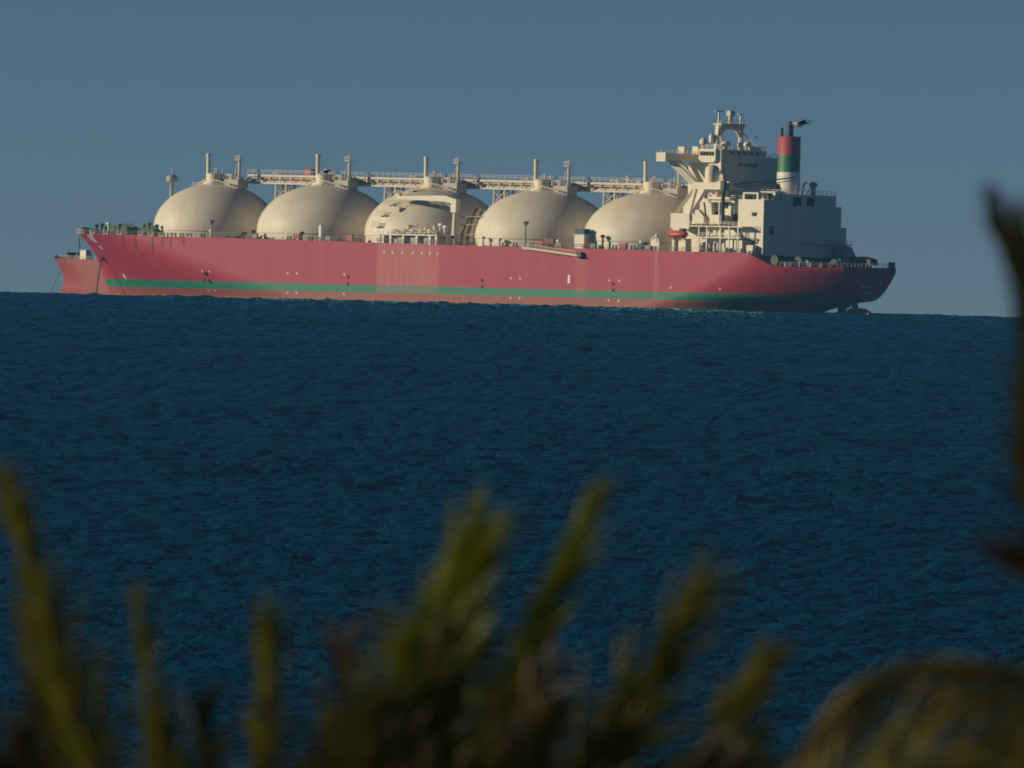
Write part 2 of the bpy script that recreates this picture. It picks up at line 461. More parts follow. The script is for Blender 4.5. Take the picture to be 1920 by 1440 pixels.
def winch(x, y, z, s=1.0, mat='green'):
    r_ = MB(); r_.box(-1.3*s,1.3*s,-1.6*s,1.6*s,0,.3*s)
    r_.tube((0,-1.3*s,1.1*s),(0,.5*s,1.1*s),.7*s,14); r_.tube((0,-1.45*s,1.1*s),(0,-1.3*s,1.1*s),1.0*s,14); r_.tube((0,.5*s,1.1*s),(0,.65*s,1.1*s),1.0*s,14)
    r_.box(-.6*s,.6*s,.8*s,1.6*s,.3*s,1.6*s); r_.tube((0,1.6*s,1.1*s),(0,2.2*s,1.1*s),.4*s,10)
    return r_.build('mooring_winch', M[mat], ship, 40, (x,y,z))
def ventilator(x, y, z, h=2.2, r_=.5, mat='grey'):
    m_ = MB(); m_.tube((0,0,0),(0,0,h),r_*.55,10); m_.lathe(0,0,[(r_*.6,h-.1),(r_*1.25,h-.05),(r_*1.3,h+.25),(r_*.9,h+.6),(.05,h+.72)],14)
    return m_.build('ventilator', M[mat], ship, 50, (x,y,z))
def bollard(x, y, z, s=1.0):
    m_ = MB(); m_.box(-.9*s,.9*s,-.3*s,.3*s,0,.12*s)
    for q in (-.5,.5): m_.lathe(q*s,0,[(.22*s,.1*s),(.22*s,.75*s),(.3*s,.8*s),(.3*s,.95*s)],12)
    return m_.build('bollard', M['dark'], ship, 40, (x,y,z))
def fairlead(x, y, z):
    m_ = MB(); m_.box(-1.0,1.0,-.3,.3,0,.25); m_.box(-1.0,-.75,-.3,.3,.25,1.0); m_.box(.75,1.0,-.3,.3,.25,1.0); m_.box(-1.0,1.0,-.3,.3,1.0,1.2)
    for q in (-.4,.4): m_.tube((q,0,.25),(q,0,1.0),.2,10)
    return m_.build('fairlead', M['grey'], ship, 40, (x,y,z))
def locker(x, y, z, w=1.6, h=1.4, mat='red', name='hose_locker'):
    m_ = MB(); m_.box(-w/2,w/2,-.5,.5,.25,h); m_.box(-w/2-.08,w/2+.08,-.6,.6,h,h+.12)
    for q in (-w/2+.15,w/2-.15): m_.box(q-.1,q+.1,-.4,.4,0,.25)
    return m_.build(name, M[mat], ship, None, (x,y,z))

dz = lambda x: interp(x, SHEER)
for x, y, s in ((-153.5,-2.5,1.2),(-144.5,-7.5,1.3),(-137.5,-10.5,1.6),(-133,-15,1.3),(-124,-15,1.3),(-120.5,-17,1.1),(-148,-3,1.1),(-141.5,-8,1.25),(-134.5,-12.5,1.3),(-130,-6,1.5),(-146,4,1.1),(-138,6,1.2),(-127.5,-13.5,1.0),(116,-12,.9),(119,-4,1.1),(121,4,1.0),(112.5,-14,.8)):
    winch(x, y, dz(x), s)
for x in (-157,-152,-144,-137,-131,-122.5,-118.5,-114.5,-110,-104): fairlead(x, -(half_breadth(x, dz(x))-.7), dz(x))
for x in (-154,-149.5,-140.5,-134,-126,-120.5,-112,-107,-99,-90,-84,-76,-66,-58,-47,-40,-3,2,14,18,24,31,40.5,46.5,54,60.5,68,88,94.5,99.5,113,117.5,120.6,123,125): bollard(x, -(half_breadth(x, dz(x))-1.1), dz(x), 1.1)
for x, y, h in ((-155.5,-4.5,2.0),(-151,-7,2.4),(-144.5,-11,2.8),(-137.4,-14,2.4),(-132,-3,3.2),(-125.2,-16.5,2.4),(-122.5,-17.5,3.0),(-119.2,-18,2.6),
                (-96,-20.2,1.7),(-80,-20.2,1.8),(-61.5,-20.2,1.7),(-5.5,-20.2,1.9),(6,-20.2,2.0),(12,-20.2,1.6),(33.5,-20.2,1.6),(49.5,-20.3,3.2),(63.5,-20.3,1.9)):
    ventilator(x, y, dz(x), h, .55, 'white' if int(x) % 3 == 0 else 'green')
for x, y in ((-92,-20.4),(-91,-20.2),(-63.2,-20.3),(-43.0,-20.6),(27,-20.3),(57.0,-20.3)): locker(x, y, dz(x), 2.4, 1.7)
for x, y in ((-79,-20.4),(-51,-20.4),(46.2,-20.2),(34.0,-20.4),(66,-20.3)): locker(x, y, dz(x), 1.8, 1.2, 'grey', 'deck_locker')
# white capstan cover and dark hose drum on the fore deck
b = MB(); b.lathe(0,0,[(.3,0),(.5,1.7),(1.3,1.9),(1.25,2.4),(.8,2.75),(.1,2.85)],16); b.build('capstan', M['white'], ship, 50, (-130.2,-9.5,dz(-130)+.4))
b = MB(); b.tube((0,-1.6,1.9),(0,1.6,1.9),1.75,18); b.box(-1.6,-1.2,-1.9,1.9,0,1.9); b.box(1.2,1.6,-1.9,1.9,0,1.9); b.build('rope_drum', M['dark'], ship, 40, (-126.6,-11,dz(-127)))
# foremast
b = MB(); z = dz(-130.7)
b.tube((0,0,z),(0,0,32.2),.85,12,.5)
for a in range(4): b.beam((1.3*math.cos(a*1.57),1.3*math.sin(a*1.57),z),(0,0,27),.3)
b.lathe(0,0,[(1.5,32.0),(1.6,32.3),(1.6,33.3),(1.2,33.9),(.3,34.2)],14); b.beam((0,0,32),(0,0,36.0),.2); b.beam((-1.6,0,33.0),(1.6,0,33.0),.25)
b.build('foremast', M['grey'], ship, 40, (-130.7,0,0))

# ------------------------------------------------------------------ tank domes
TANKS = [(-113.2,17.6,12.9),(-71.2,19.2,13.3),(-30.4,19.2,13.2),(10.3,19.2,13.0),(50.2,19.2,12.9)]
EQ = [18.9,18.7,18.5,18.4,18.3]
def dome_mesh(a, bb):
    prof = [(a*.985,-3.6),(a*.985,-.9),(a*1.0,-.7),(a*1.0,0.0)]
    prof += [(a*math.cos(R(t)), bb*math.sin(R(t))) for t in range(3, 88, 3)] + [(.05, bb)]
    m_ = MB(); m_.lathe(0,0,prof,96); return m_
for i, (x, a, bb) in enumerate(TANKS):
    z0 = EQ[i]; dom = dome_mesh(a, bb).build('tank_dome', M['dome'], ship, 30, (x,0,z0))
    t = bb
    def sub(name, mb_, mat, smooth=40): return mb_.build(name, M[mat], dom, smooth)
    k = MB(); k.lathe(0.5,-1.5,[(2.3,t-.9),(2.3,t+2.5),(2.45,t+2.5),(2.45,t+2.8),(.1,t+2.8)],20); sub('dome_house', k, 'cream')
    k = MB(); k.box(2.8,9.2,-1.2,3.0,t-1.4,t+1.2); k.box(3.4,6.2,-.6,2.4,t+1.2,t+2.7); k.box(6.9,8.3,.2,2.0,t+1.2,t+2.0)
    k.rail([(2.8,-1.1,t+1.2),(9.1,-1.1,t+1.2)],1.1,1.5); sub('pump_platform', k, 'grey', None)
    k = MB(); k.tube((-3.4,0,t-1.2),(-3.4,0,t+8.3),.60,12); k.tube((-3.4,0,t+7.6),(-3.4,0,t+8.4),.72,12); k.box(-4.4,-2.5,-1,1,t-1.2,t+1.1); sub('vent_mast', k, 'cream')
    k = MB(); k.tube((8.6,0,t-2.2),(8.6,0,t+6.9),.55,10,.42); k.box(7.7,9.5,-1.1,1.1,t+6.6,t+6.85); k.rail([(7.75,-1.05,t+6.85),(9.45,-1.05,t+6.85)],1.0,.8,.06)
    k.beam((8.6,0,t+6.8),(8.6,0,t+8.3),.25); k.beam((6.6,0,t+.6),(7.2,0,t+4.5),.14); k.beam((7.2,0,t+4.5),(8.5,0,t+6.2),.12); sub('light_mast', k, 'pipe')
    k = MB(); k.rail([(-6.2,-3.6,t-1.0),(2.5,-4.6,t-.9),(9.5,-3.4,t-1.6)],1.1,1.4); sub('dome_railing', k, 'pipe', None)
    for pts_, r_ in (([(-5,-2.4,t-.5),(-2,-3.2,t+.8),(2.6,-3.6,t+.9),(7.5,-2.6,t-.2)],.28), ([(-1.2,.4,t+2.7),(-1.2,.4,t+4.2),(-.2,.4,t+4.2),(-.2,.4,t+2.7)],.16),
                     ([(1.4,-1.6,t+2.7),(1.4,-1.6,t+4.5)],.2), ([(2.0,.2,t+2.7),(2.0,.2,t+4.1)],.2)):
        k = MB(); k.path(pts_, r_, 8); sub('dome_pipe', k, 'pipe')
    if i == 2:                               # stair landings up the third dome
        for el, az in ((8,-101),(22,-100),(37,-98),(52,-97),(64,-96)):
            px, py, pz = a*math.cos(R(el))*math.cos(R(az)), a*math.cos(R(el))*math.sin(R(az)), bb*math.sin(R(el))
            k = MB(); k.box(px-1.5,px+1.5,py-1.3,py+1.6,pz-.1,pz+.12); k.rail([(px-1.4,py-1.2,pz+.12),(px+1.4,py-1.2,pz+.12)],1.2,.9,.06)
            sub('stair_landing', k, 'pipe', None)
# raised walkway and pipe rack along the tank tops (just to starboard of the masts)
b = MB(); ya, yb = 4.2, 7.6
zc = lambda x: 33.2 - (x+100)*.0065
X0, X1 = -105.1, 64.0
for y in (ya, yb):
    b.beam((X0,y,zc(X0)+1.1),(X1,y,zc(X1)+1.1),.45,.62); b.beam((X0,y,zc(X0)-1.0),(X1,y,zc(X1)-1.0),.4,.5)
x = X0
while x < X1-.1:
    for y in (ya, yb):
        b.beam((x,y,zc(x)-1.0),(x,y,zc(x)+1.1),.3)
    x += 4.125
b.build('walkway_girder', M['pipe'], ship)
b = MB()
for y, z, r_ in ((5.0,.5,.40),(5.9,-.4,.36),(6.7,.4,.45),(5.4,-.55,.28)): b.tube((X0,y,zc(X0)+z),(X1,y,zc(X1)+z),r_,10)
for x in (-96,-83,-60,-44,-20,-2,22,30,36,44):
    b.path([(x,5.0,zc(x)+.5),(x,4.6,zc(x)+1.9),(x+2.2,4.6,zc(x)+1.9),(x+2.2,5.0,zc(x)+.5)],.22,6)
b.build('cargo_pipe', M['pipe'], ship, 40)
b = MB(); b.rail([(X0,ya-.2,zc(X0)+1.6),(X1,ya-.2,zc(X1)+1.6)],1.1,2.06,.045); b.build('walkway_railing', M['pipe'], ship)
for xc in (-92.3,-50.8,-10.0,30.3):          # supports standing between the domes
    b = MB(); z = dz(xc)
    for dx in (-2.4,2.4):
        for y in (ya,yb): b.beam((xc+dx,y,z),(xc+dx*.8,y,zc(xc)-1.3),.55)
    for zz in (19.5,23.5,27.5):
        b.beam((xc-2.3,ya,zz),(xc+2.3,ya,zz+3.6),.28); b.beam((xc+2.3,ya,zz),(xc-2.3,ya,zz+3.6),.28)
        b.beam((xc-2.3,yb,zz),(xc+2.3,yb,zz),.3); b.beam((xc-2.2,ya,zz),(xc-2.2,yb,zz),.3); b.beam((xc+2.2,ya,zz),(xc+2.2,yb,zz),.3)
    for dx, r_ in ((-1.0,.4),(.3,.5),(1.4,.32)): b.tube((xc+dx,6,z),(xc+dx,6,zc(xc)-.6),r_,8)
    b.build('walkway_support', M['grey'], ship)
b = MB()
for x, h in ((33,2.6),(36.5,3.4),(40.5,2.4),(43.0,3.0)):
    b.tube((x,4.6,zc(x)+1.2),(x,4.6,zc(x)+h),.5,8); b.tube((x-.7,4.6,zc(x)+h*.7),(x+.9,4.6,zc(x)+h*.75),.4,8)
b.build('valve_stand', M['pipe'], ship, 40)
b = MB(); b.box(-83.5,-81.0,4.0,6.8,zc(-82)+1.6,zc(-82)+3.0); b.box(-83.7,-80.8,3.8,7.0,zc(-82)+3.0,zc(-82)+3.2); b.build('walkway_locker', M['red'], ship)

# ------------------------------------------------------------------ manifold, crane and deck posts
b = MB(); z = dz(-20)
b.box(-32.0,-10.3,-21.2,-15.5,18.0,18.35); b.box(-33.0,-31.4,-21.0,-17,z,18.4)
b.rail([(-31.9,-21.1,18.35),(-10.4,-21.1,18.35)],1.0,1.6,.05)
b.build('manifold_platform', M['cream'], ship)
b = MB()
for x in (-30.5,-27.7,-23.0,-18.0,-13.2,-10.8): b.box(x-.35,x+.35,-20.9,-20.1,z-.2,18.0); b.box(x-.25,x+.25,-17,-16.4,z-.2,18.0)
b.build('manifold_leg', M['white'], ship)
for x in (-27.0,-23.6,-20.4,-17.2,-13.9):
    b = MB(); b.tube((x,-14,19.3),(x,-20.3,19.3),.36,12); b.tube((x,-20.3,19.3),(x,-20.55,19.3),.62,14); b.tube((x,-18.3,19.3),(x,-17.6,19.3),.6,12)
    b.tube((x,-18,19.3),(x,-18,20.9),.14,8); b.lathe(x,-18,[(.1,20.8),(.55,20.85),(.55,20.95),(.1,21.0)],12); b.tube((x,-20.0,18.35),(x,-20.0,19.3),.2,8)
    b.build('loading_arm_pipe', M['pipe'], ship, 40)
for x in (-25.5,-20.5,-16.0,-12.5): b = MB(); b.box(x-1.0,x+1.0,-19.6,-18.2,z,17.3); b.box(x-1.1,x+1.1,-19.7,-18.1,17.3,17.45); b.build('manifold_locker', M['grey'], ship)
for x, h in ((-15.5,20.8),(-13.2,21.6),(-11.5,21.0),(-18.5,20.4)): b = MB(); b.tube((x,-16.5,18.3),(x,-16.5,h),.35,8); b.tube((x-.6,-16.5,h-.6),(x+.6,-16.5,h-.4),.45,8); b.build('manifold_valve', M['white'], ship, 40)
b = MB()
for i in range(9):
    x = -6.6 + .95*i; y = -15 + 1.2*(i % 4); h = 23.0 + 3.2*((i*37 % 10)/10)
    b.path([(x,y,dz(0)),(x+.4,y,19.2),(x+2.2+.2*(i%3),y+.5,h),(x+2.2,y+3.5,h+.6)],.32+.06*(i%3),8)
for zz in (18.5,21.2,23.4): b.beam((-6.9,-15.3,zz),(2.4,-15.3,zz+.3),.25)
b.build('riser_pipes', paint('riser_paint', (.38,.31,.26), .6, amount=.6, scale=.8), ship, 40)
crane = MB(); crane.tube((-7.4,-17,dz(-8)),(-7.4,-17,22.6),.85,14,.7); crane.tube((-7.4,-17,22.6),(-7.4,-17,28.0),.62,14); crane.box(-8.3,-6.4,-17.9,-16.1,24.6,28.3)
crane.tube((-7.4,-17,dz(-8)),(-7.4,-17,18.4),1.2,14)
crane = crane.build('deck_crane', M['cream'], ship, 40)
b = MB(); b.prism([(-7.6,27.0),(-7.2,28.3),(-10.5,29.2),(-28.8,28.9),(-28.9,28.0),(-16,27.7),(-10.5,27.5)], -17.7,-16.3); b.build('boom', M['cream'], crane)
b = MB(); b.beam((-8.0,-17,25.4),(-11.6,-17,27.7),.16); b.build('brace', M['white'], crane)
b = MB(); b.tube((-28.4,-17,28.2),(-28.4,-17,25.8),.09,6); b.box(-29.0,-27.8,-17.4,-16.6,24.6,25.9); b.tube((-28.4,-17,24.6),(-28.4,-17,23.9),.14,6); b.box(-29.5,-27.7,-17.6,-16.4,28.0,29.6); b.build('hook_block', M['pipe'], crane)
def deck_post(x, top, head):
    m_ = MB(); z = dz(x); m_.tube((x,-20,z),(x,-20,top),.32,10,.22)
    if head: m_.lathe(x,-20,[(.25,top-.9),(.95,top),(1.0,top+.25),(.5,top+.4)],12); m_.beam((x-1.1,-20,top+.1),(x+1.1,-20,top+.1),.18)
    else: m_.box(x-.4,x+.4,-20.4,-19.6,z+1,top-.3)
    m_.build('lamp_post', M['grey' if head else 'white'], ship, 40)
deck_post(-96.2,20.9,True); deck_post(-54.6,20.6,False); deck_post(21.2,22.1,True)
b = MB(); z = dz(42); b.box(39.9,43.4,-21,-18.2,z,19.0); b.box(39.6,43.7,-21.2,-18,19.0,19.2); b.build('deck_cabin', M['cream'], ship)
b = MB(); b.box(39.9,43.2,-20.9,-18.4,19.2,20.6); b.box(39.7,43.4,-21.05,-18.2,20.6,20.75); b.build('canvas_cover', M['teal'], ship)
b = MB(); b.prism([(-95.0,17.4),(-93.6,16.8),(-84.6,16.8),(-83.4,17.6),(-83.6,18.1),(-94.8,18.1)], -21.0,-19.0); b.box(-92.5,-92.1,-20.7,-19.3,16,16.9); b.box(-86.2,-85.8,-20.7,-19.3,16,16.9); b.build('stowed_gangway', M['dark'], ship)
b = MB(); b.prism([(28.5,16.6),(32.3,16.5),(32.5,17.8),(28.6,17.9)], -21,-19.6); b.build('covered_locker', M['rust'], ship)
# accommodation ladder down the side
b = MB()
p, q = Vector((22.4,-22.15,15.25)), Vector((42.6,-22.15,13.45))
for y in (-21.75,-22.65):
    b.beam((p.x,y,p.z),(q.x,y,q.z),.16,.55); b.beam((p.x+1,y,p.z+1.0),(q.x-1,y,q.z+1.05),.08)
    for i in range(15): c = p.lerp(q, (i+.5)/15); b.beam((c.x,y,c.z),(c.x,y,c.z+1.02),.07)
for i in range(40): c = p.lerp(q, (i+.5)/40); b.box(c.x-.18,c.x+.18,-22.6,-21.8,c.z-.03,c.z+.03)
b.build('accommodation_ladder', M['pipe'], ship)
b = MB(); b.box(41.4,44.2,-23.0,-21.7,13.0,13.3); b.box(41.8,43.8,-22.6,-21.7,13.3,14.4); b.build('ladder_platform', M['dark'], ship)

# ------------------------------------------------------------------ accommodation and engine casing
b = MB()
b.prism([(94.7,14.0),(103.6,11.0),(103.6,29.5),(94.7,29.5)], -17.0, -6.0)
b.box(83.0,103.57,-16.0,13.3,11.0,29.4)
b.box(72.6,83.0,-14.0,14.0,14.0,29.0)
house = b.build('deck_house', M['cream'], ship)
b = MB(); b.box(90.0,103.5,13.3,15.7,11.0,28.2); b.build('stair_tower', M['cream'], house)
b = MB(); b.box(90.0,103.4,15.7,18.1,11.0,22.6); b.build('side_annex', M['cream'], house)
b = MB(); b.box(88.0,103.7,-9.6,13.1,29.45,31.2); b.rail([(88.2,-9.5,31.2),(103.5,-9.5,31.2),(103.5,13.0,31.2)],1.1,1.8,.05); b.build('casing_top', M['cream'], house)
def opening(y0, y1, z0, z1, x=103.6, mat='opening', name='window'):
    m_ = MB(); m_.box(x-.2,x+.12,y0,y1,z0,z1)
    m_.box(x-.2,x+.18,y0-.15,y1+.15,z1,z1+.15); m_.box(x-.2,x+.18,y0-.15,y1+.15,z0-.15,z0)
    return m_.build(name, M[mat], house)
opening(-4.9,-1.6,28.3,30.3,103.7); opening(.9,3.8,28.4,30.2,103.7); opening(-14.3,-12.8,20.3,22.2)
b = MB(); b.box(103.6,105.2,-1.6,18.6,17.85,18.1); b.rail([(105.1,-1.5,18.1),(105.1,18.5,18.1)],1.0,2,.045); b.build('aft_gallery', M['grey'], house)
b = MB(); b.box(103.6,103.85,-16.6,13,25.2,25.32); b.box(103.6,103.85,-16.6,13,21.6,21.72); b.box(103.6,103.85,-16.6,13,14.4,14.52); b.build('deck_seam', M['cream'], house)
# openings on the port side of the house
def side_open(x0, x1, z0, z1, y=-17.0, mat='opening', name='window'):
    m_ = MB(); m_.box(x0,x1,y-.1,y+.2,z0,z1); m_.box(x0-.15,x1+.15,y-.2,y+.2,z1,z1+.15)
    return m_.build(name, M[mat], house)
side_open(99.6,101.2,25.0,25.9); side_open(92.0,94.2,23.0,25.3,-16.0); side_open(99.7,100.6,17.3,18.0); side_open(96.6,97.3,18.1,18.7); side_open(101.6,102.2,18.2,18.7)
side_open(86.0,87.2,24.0,26.0,-16.0); side_open(89.2,90.2,27.0,28.3,-16.0)
# roof frames along the port side
for x0, x1 in ((96.0,99.6),):
    b = MB(); b.box(x0,x1+1.8,-16.8,-12.5,31.0,31.4); b.box(x0,x0+.6,-16.8,-16.2,29.5,31.0); b.box(x1+1.2,x1+1.8,-16.8,-16.2,29.5,31.0); b.box(x0,x0+.6,-13.1,-12.5,29.5,31.0); b.box(x1+1.2,x1+1.8,-13.1,-12.5,29.5,31.0)
    b.build('roof_frame', M['cream'], house)
b = MB(); b.box(98.4,103.3,-12.0,-9.8,29.5,31.6); b.box(98.2,103.5,-12.2,-9.7,31.6,31.8); b.build('roof_locker', M['cream'], house)
side_open(99.6,102.2,29.9,31.2,-12.0)
b = MB()
for x, y in ((97.5,-15.2),(99.3,-15.6),(100.4,-15),(95.2,-15.4)): b.tube((x,y,29.5),(x,y,30.4),.4,8)
b.build('roof_vent', M['dark'], house)
b = MB(); b.rail([(84,-15.8,29.4),(95.2,-15.8,29.4)],1.1,1.6,.05); b.rail([(103.3,-16.8,29.5),(103.3,-9.8,29.5)],1.1,1.6,.05); b.build('roof_railing', M['cream'], house)

# tower under the bridge
b = MB(); b.box(72.4,76.8,-12.0,12.0,29.0,39.3); b.box(72.4,76.8,-6.0,11.98,39.3,41.2); b.box(76.8,83.9,-12.0,12.0,29.0,41.2); tower = b.build('bridge_tower', M['cream'], ship)
b = MB(); b.box(76.8,83.86,-12.02,7.0,41.2,43.0); b.box(70.4,76.8,-6.0,6.98,41.2,43.0); b.box(76.8,82.7,-13.0,-12.02,40.0,43.0); wheel = b.build('wheelhouse', M['cream'], ship)
b = MB(); b.prism([(76.8,40.0),(82.7,40.0),(81.9,39.4),(77.6,39.4)], -13.0,-12.02); b.build('bay_underside', M['cream'], wheel)
for i in range(5):
    b = MB(); x0 = 77.3 + 1.02*i; b.box(x0,x0+.82,-13.08,-12.9,41.2,42.3); b.build('window', M['glass'], wheel)
for i in range(5):
    b = MB(); y0 = -8 + 2.6*i; b.box(83.8,83.95,y0,y0+1.5,41.7,42.5); b.build('window', M['glass'], wheel)
b = MB(); b.rail([(69.8,-20.5,41.6),(69.8,-8,41.6)],1.1,1.5,.05); b.rail([(77.0,-12.0,43.0),(83.7,-12.0,43.0),(83.7,6.8,43.0)],1.1,1.5,.05); b.rail([(83.7,7.2,41.2),(83.7,11.8,41.2)],1.1,1.5,.05); b.build('roof_railing', M['cream'], wheel)
b = MB()
for z in (38.0, 34.6, 31.6): b.box(83.9,84.08,-12,12,z,z+.1)
b.build('deck_seam', M['cream'], tower)
# lettering on the after wall
cu = bpy.data.curves.new('lettering', 'FONT'); cu.body = 'NO SMOKING'; cu.size = 1.35; cu.align_x = 'CENTER'; cu.extrude = .03
to = bpy.data.objects.new('tmp_text', cu); COL.objects.link(to)
bpy.context.view_layer.update()
me = bpy.data.meshes.new_from_object(to.evaluated_get(bpy.context.evaluated_depsgraph_get()))
bpy.data.objects.remove(to)
for v in me.vertices: x, y, z = v.co; v.co = (84.02 + z, -.6 + x*.98, 38.5 + y)
me.materials.clear(); me.materials.append(M['sign'])
o = bpy.data.objects.new('warning_lettering', me); COL.objects.link(o); o.parent = tower
# bridge wings
for s in (-1, 1):
    b = MB(); y0, y1 = sorted((s*21.8, s*6.02))
    b.box(69.6,72.35,y0,y1,39.6,41.6); ye = s*21.9
    b.box(69.3,72.6,min(ye,ye-s*1.2),max(ye,ye-s*1.2),39.3,41.75)
    wing = b.build('bridge_wing', M['cream'], wheel)
def strut(p, q, w, h, name='wing_strut', mat='cream'): 
    m_ = MB(); m_.beam(p, q, w, h); return m_.build(name, M[mat], ship)
strut((71.2,-18.2,39.7),(79.8,-16.2,32.4),1.1,1.6)
strut((71.0,-14.6,39.7),(76.5,-13.2,33.6),.9,1.1)
# bracing below the wing, standing on the forward deck house
strut((79.2,-16.6,32.6),(74.3,-19.2,25.2),.75,.9,'bridge_brace')
strut((79.3,-16.6,32.6),(79.1,-19.0,25.2),.75,.9,'bridge_brace')
strut((83.4,-16.6,32.6),(80.2,-19.2,25.4),.75,.9,'bridge_brace')
b = MB(); b.box(78.4,91.6,-17.4,-12.0,32.0,32.6); b.box(78.4,91.6,-17.4,-17.0,32.6,33.9); b.box(86.6,91.4,-17.0,-13.5,32.6,34.2); b.build('side_gallery', M['cream'], tower)
b = MB(); b.lathe(83.4,-14.9,[(2.0,32.6),(2.0,36.9),(1.8,37.9),(1.2,38.5),(.1,38.7)],20); b.build('vent_trunk', M['cream'], tower, 40)
b = MB(); b.prism([(86.2,33.9),(88.8,33.9),(87.4,36.2),(86.4,36.2)],-15.5,-14); b.build('vent_cowl', M['pipe'], tower)
b = MB(); b.box(84.4,91.6,-17.0,-12.0,29.4,30.0); b.tube((89.2,-16.2,29.9),(89.2,-16.2,31.9),.9,12); b.tube((86.2,-16,29.9),(86.2,-16,31.4),.5,10); b.prism([(81,29.4),(84.6,29.4),(83.4,32),(82.2,32)],-16.8,-16.2); b.build('side_gallery', M['cream'], tower)
# forward deck house with rounded shoulder, platforms and gear by the boat
b = MB(); b.prism([(73.0,21.6),(74.2,20.8),(79.6,20.8),(79.6,25.4),(73.0,25.4)], -19.6,-14.0); b.prism([(79.6,22.6),(84.2,22.6),(84.2,24.6),(82,26.6),(79.6,25.4)], -19.0,-14.0); b.build('forward_house', M['cream'], ship)
b = MB(); b.box(86.0,90.2,-18.6,-16,22.6,25.2); b.prism([(80.2,25.4),(83.8,25.4),(83.2,28.6),(81.4,28.6)],-18.2,-16); b.prism([(84.8,22.6),(86.4,22.6),(85.6,28.8),(83.2,28.8)],-17.8,-16.2); b.box(84.4,91.0,-18.4,-16,28.6,28.9); b.build('boat_deck_house', M['cream'], ship)
b = MB(); b.box(79.6,99.4,-20.6,-16.0,21.9,22.2); b.rail([(79.8,-20.5,22.2),(99.2,-20.5,22.2)],1.1,1.6,.05); b.build('boat_deck', M['cream'], ship)
b = MB(); b.box(83.4,98.6,-20.6,-16.0,18.9,19.2); b.rail([(83.6,-20.5,19.2),(98.4,-20.5,19.2)],1.1,1.6,.05); b.build('lower_gallery', M['cream'], ship)
b = MB()
for x in (83.8,86.6,91.4,94.4,97.6): b.beam((x,-20.3,dz(x)),(x,-20.3,21.9),.3)
for x in (88.2,95.8): b.beam((x,-20.2,19.2),(x+2.4,-17,21.9),.25)
b.build('deck_pillar', M['white'], ship)
b = MB()
for x, w, h in ((84.8,1.4,2.2),(87.6,1.8,2.6),(90.4,1.5,2.1)): b.box(x,x+w,-18.6,-17.2,dz(x)-.1,dz(x)+h)
b.build('machinery_box', M['grey'], ship)
b = MB(); b.prism([(91.6,15),(96.2,15),(96.2,18.6),(93.0,18.6),(91.4,17.4)],-19.4,-16); b.box(97.0,98.2,-19.2,-17.1,15.0,18.6); b.box(99.0,101.6,-18.8,-17.1,14.9,17.2); b.build('store_house', M['cream'], ship)
b = MB()
for x in (85.6,88.0,89.6): b = MB(); b.box(x,x+.9,-19.3,-18.7,19.2,20.9); b.box(x-.1,x+1.0,-19.4,-18.6,20.9,21.0); b.build('vent_box', M['cream'], ship)
b = MB()
b.prism([(91.0,19.2),(96.4,19.2),(94.4,21.4),(91.4,21.4)],-18.6,-17); b.build('vent_box', M['cream'], ship)
for x in (84.6, 93.6):
    m_ = MB(); m_.lathe(x,-20.4,[(.2,0),(.65,.1),(.75,.6),(.55,1.1),(.1,1.3)],12); m_.build('life_raft', M['white'], ship, 50, (0,0,dz(x)+.2))
b = MB(); b.tube((90.6,-18.6,22.2),(90.6,-18.6,33.6),.55,12); b.box(90.0,91.2,-19.2,-18.0,31.6,34.4); b.tube((90.6,-18.6,34.4),(90.6,-18.6,38.2),.2,8); b.build('crane_post', M['dark'], ship, 40)
b = MB(); b.tube((89.4,-18.4,22.2),(89.4,-18.4,28.7),.4,10); b.build('post', M['cream'], ship, 40)
# long provision crane jib lying aft across the roof
b = MB(); b.beam((91.2,-15.4,33.4),(104.6,-5.0,35.8),.42,.36); b.beam((92.0,-14.8,32.7),(103.8,-5.4,34.9),.2,.2); b.build('provision_crane_jib', M['dark'], ship)
# davit and stores forward of the boat
b = MB(); b.tube((68.6,-20,15.3),(68.6,-20,19.8),.35,10); b.box(66.8,69.8,-20.4,-19,15.3,17.4); b.prism([(66.2,17.4),(69.6,17.4),(69.2,18.6),(67.2,18.3)],-20.2,-19.2); b.beam((68.6,-20,19.6),(66.4,-20,18.2),.25); b.build('stores_davit', M['cream'], ship, 40)
b = MB(); b.box(62.2,64.4,-20.4,-18.8,15.3,17.2); b.tube((63.3,-20.6,16.4),(63.3,-18.6,16.4),.9,12); b.build('hose_reel', M['teal'], ship, 40)
b = MB(); b.box(74.4,75.2,-20.4,-18,15.2,18.6); b.box(78.4,79.2,-20.4,-18,15.2,18.6); b.box(76.0,78.2,-19.6,-17.6,15.2,18.0); b.beam((74.8,-20.4,18.2),(74.8,-21.2,20.6),.3); b.beam((78.8,-20.4,18.2),(78.8,-21.2,20.6),.3); b.build('boat_cradle', M['cream'], ship)

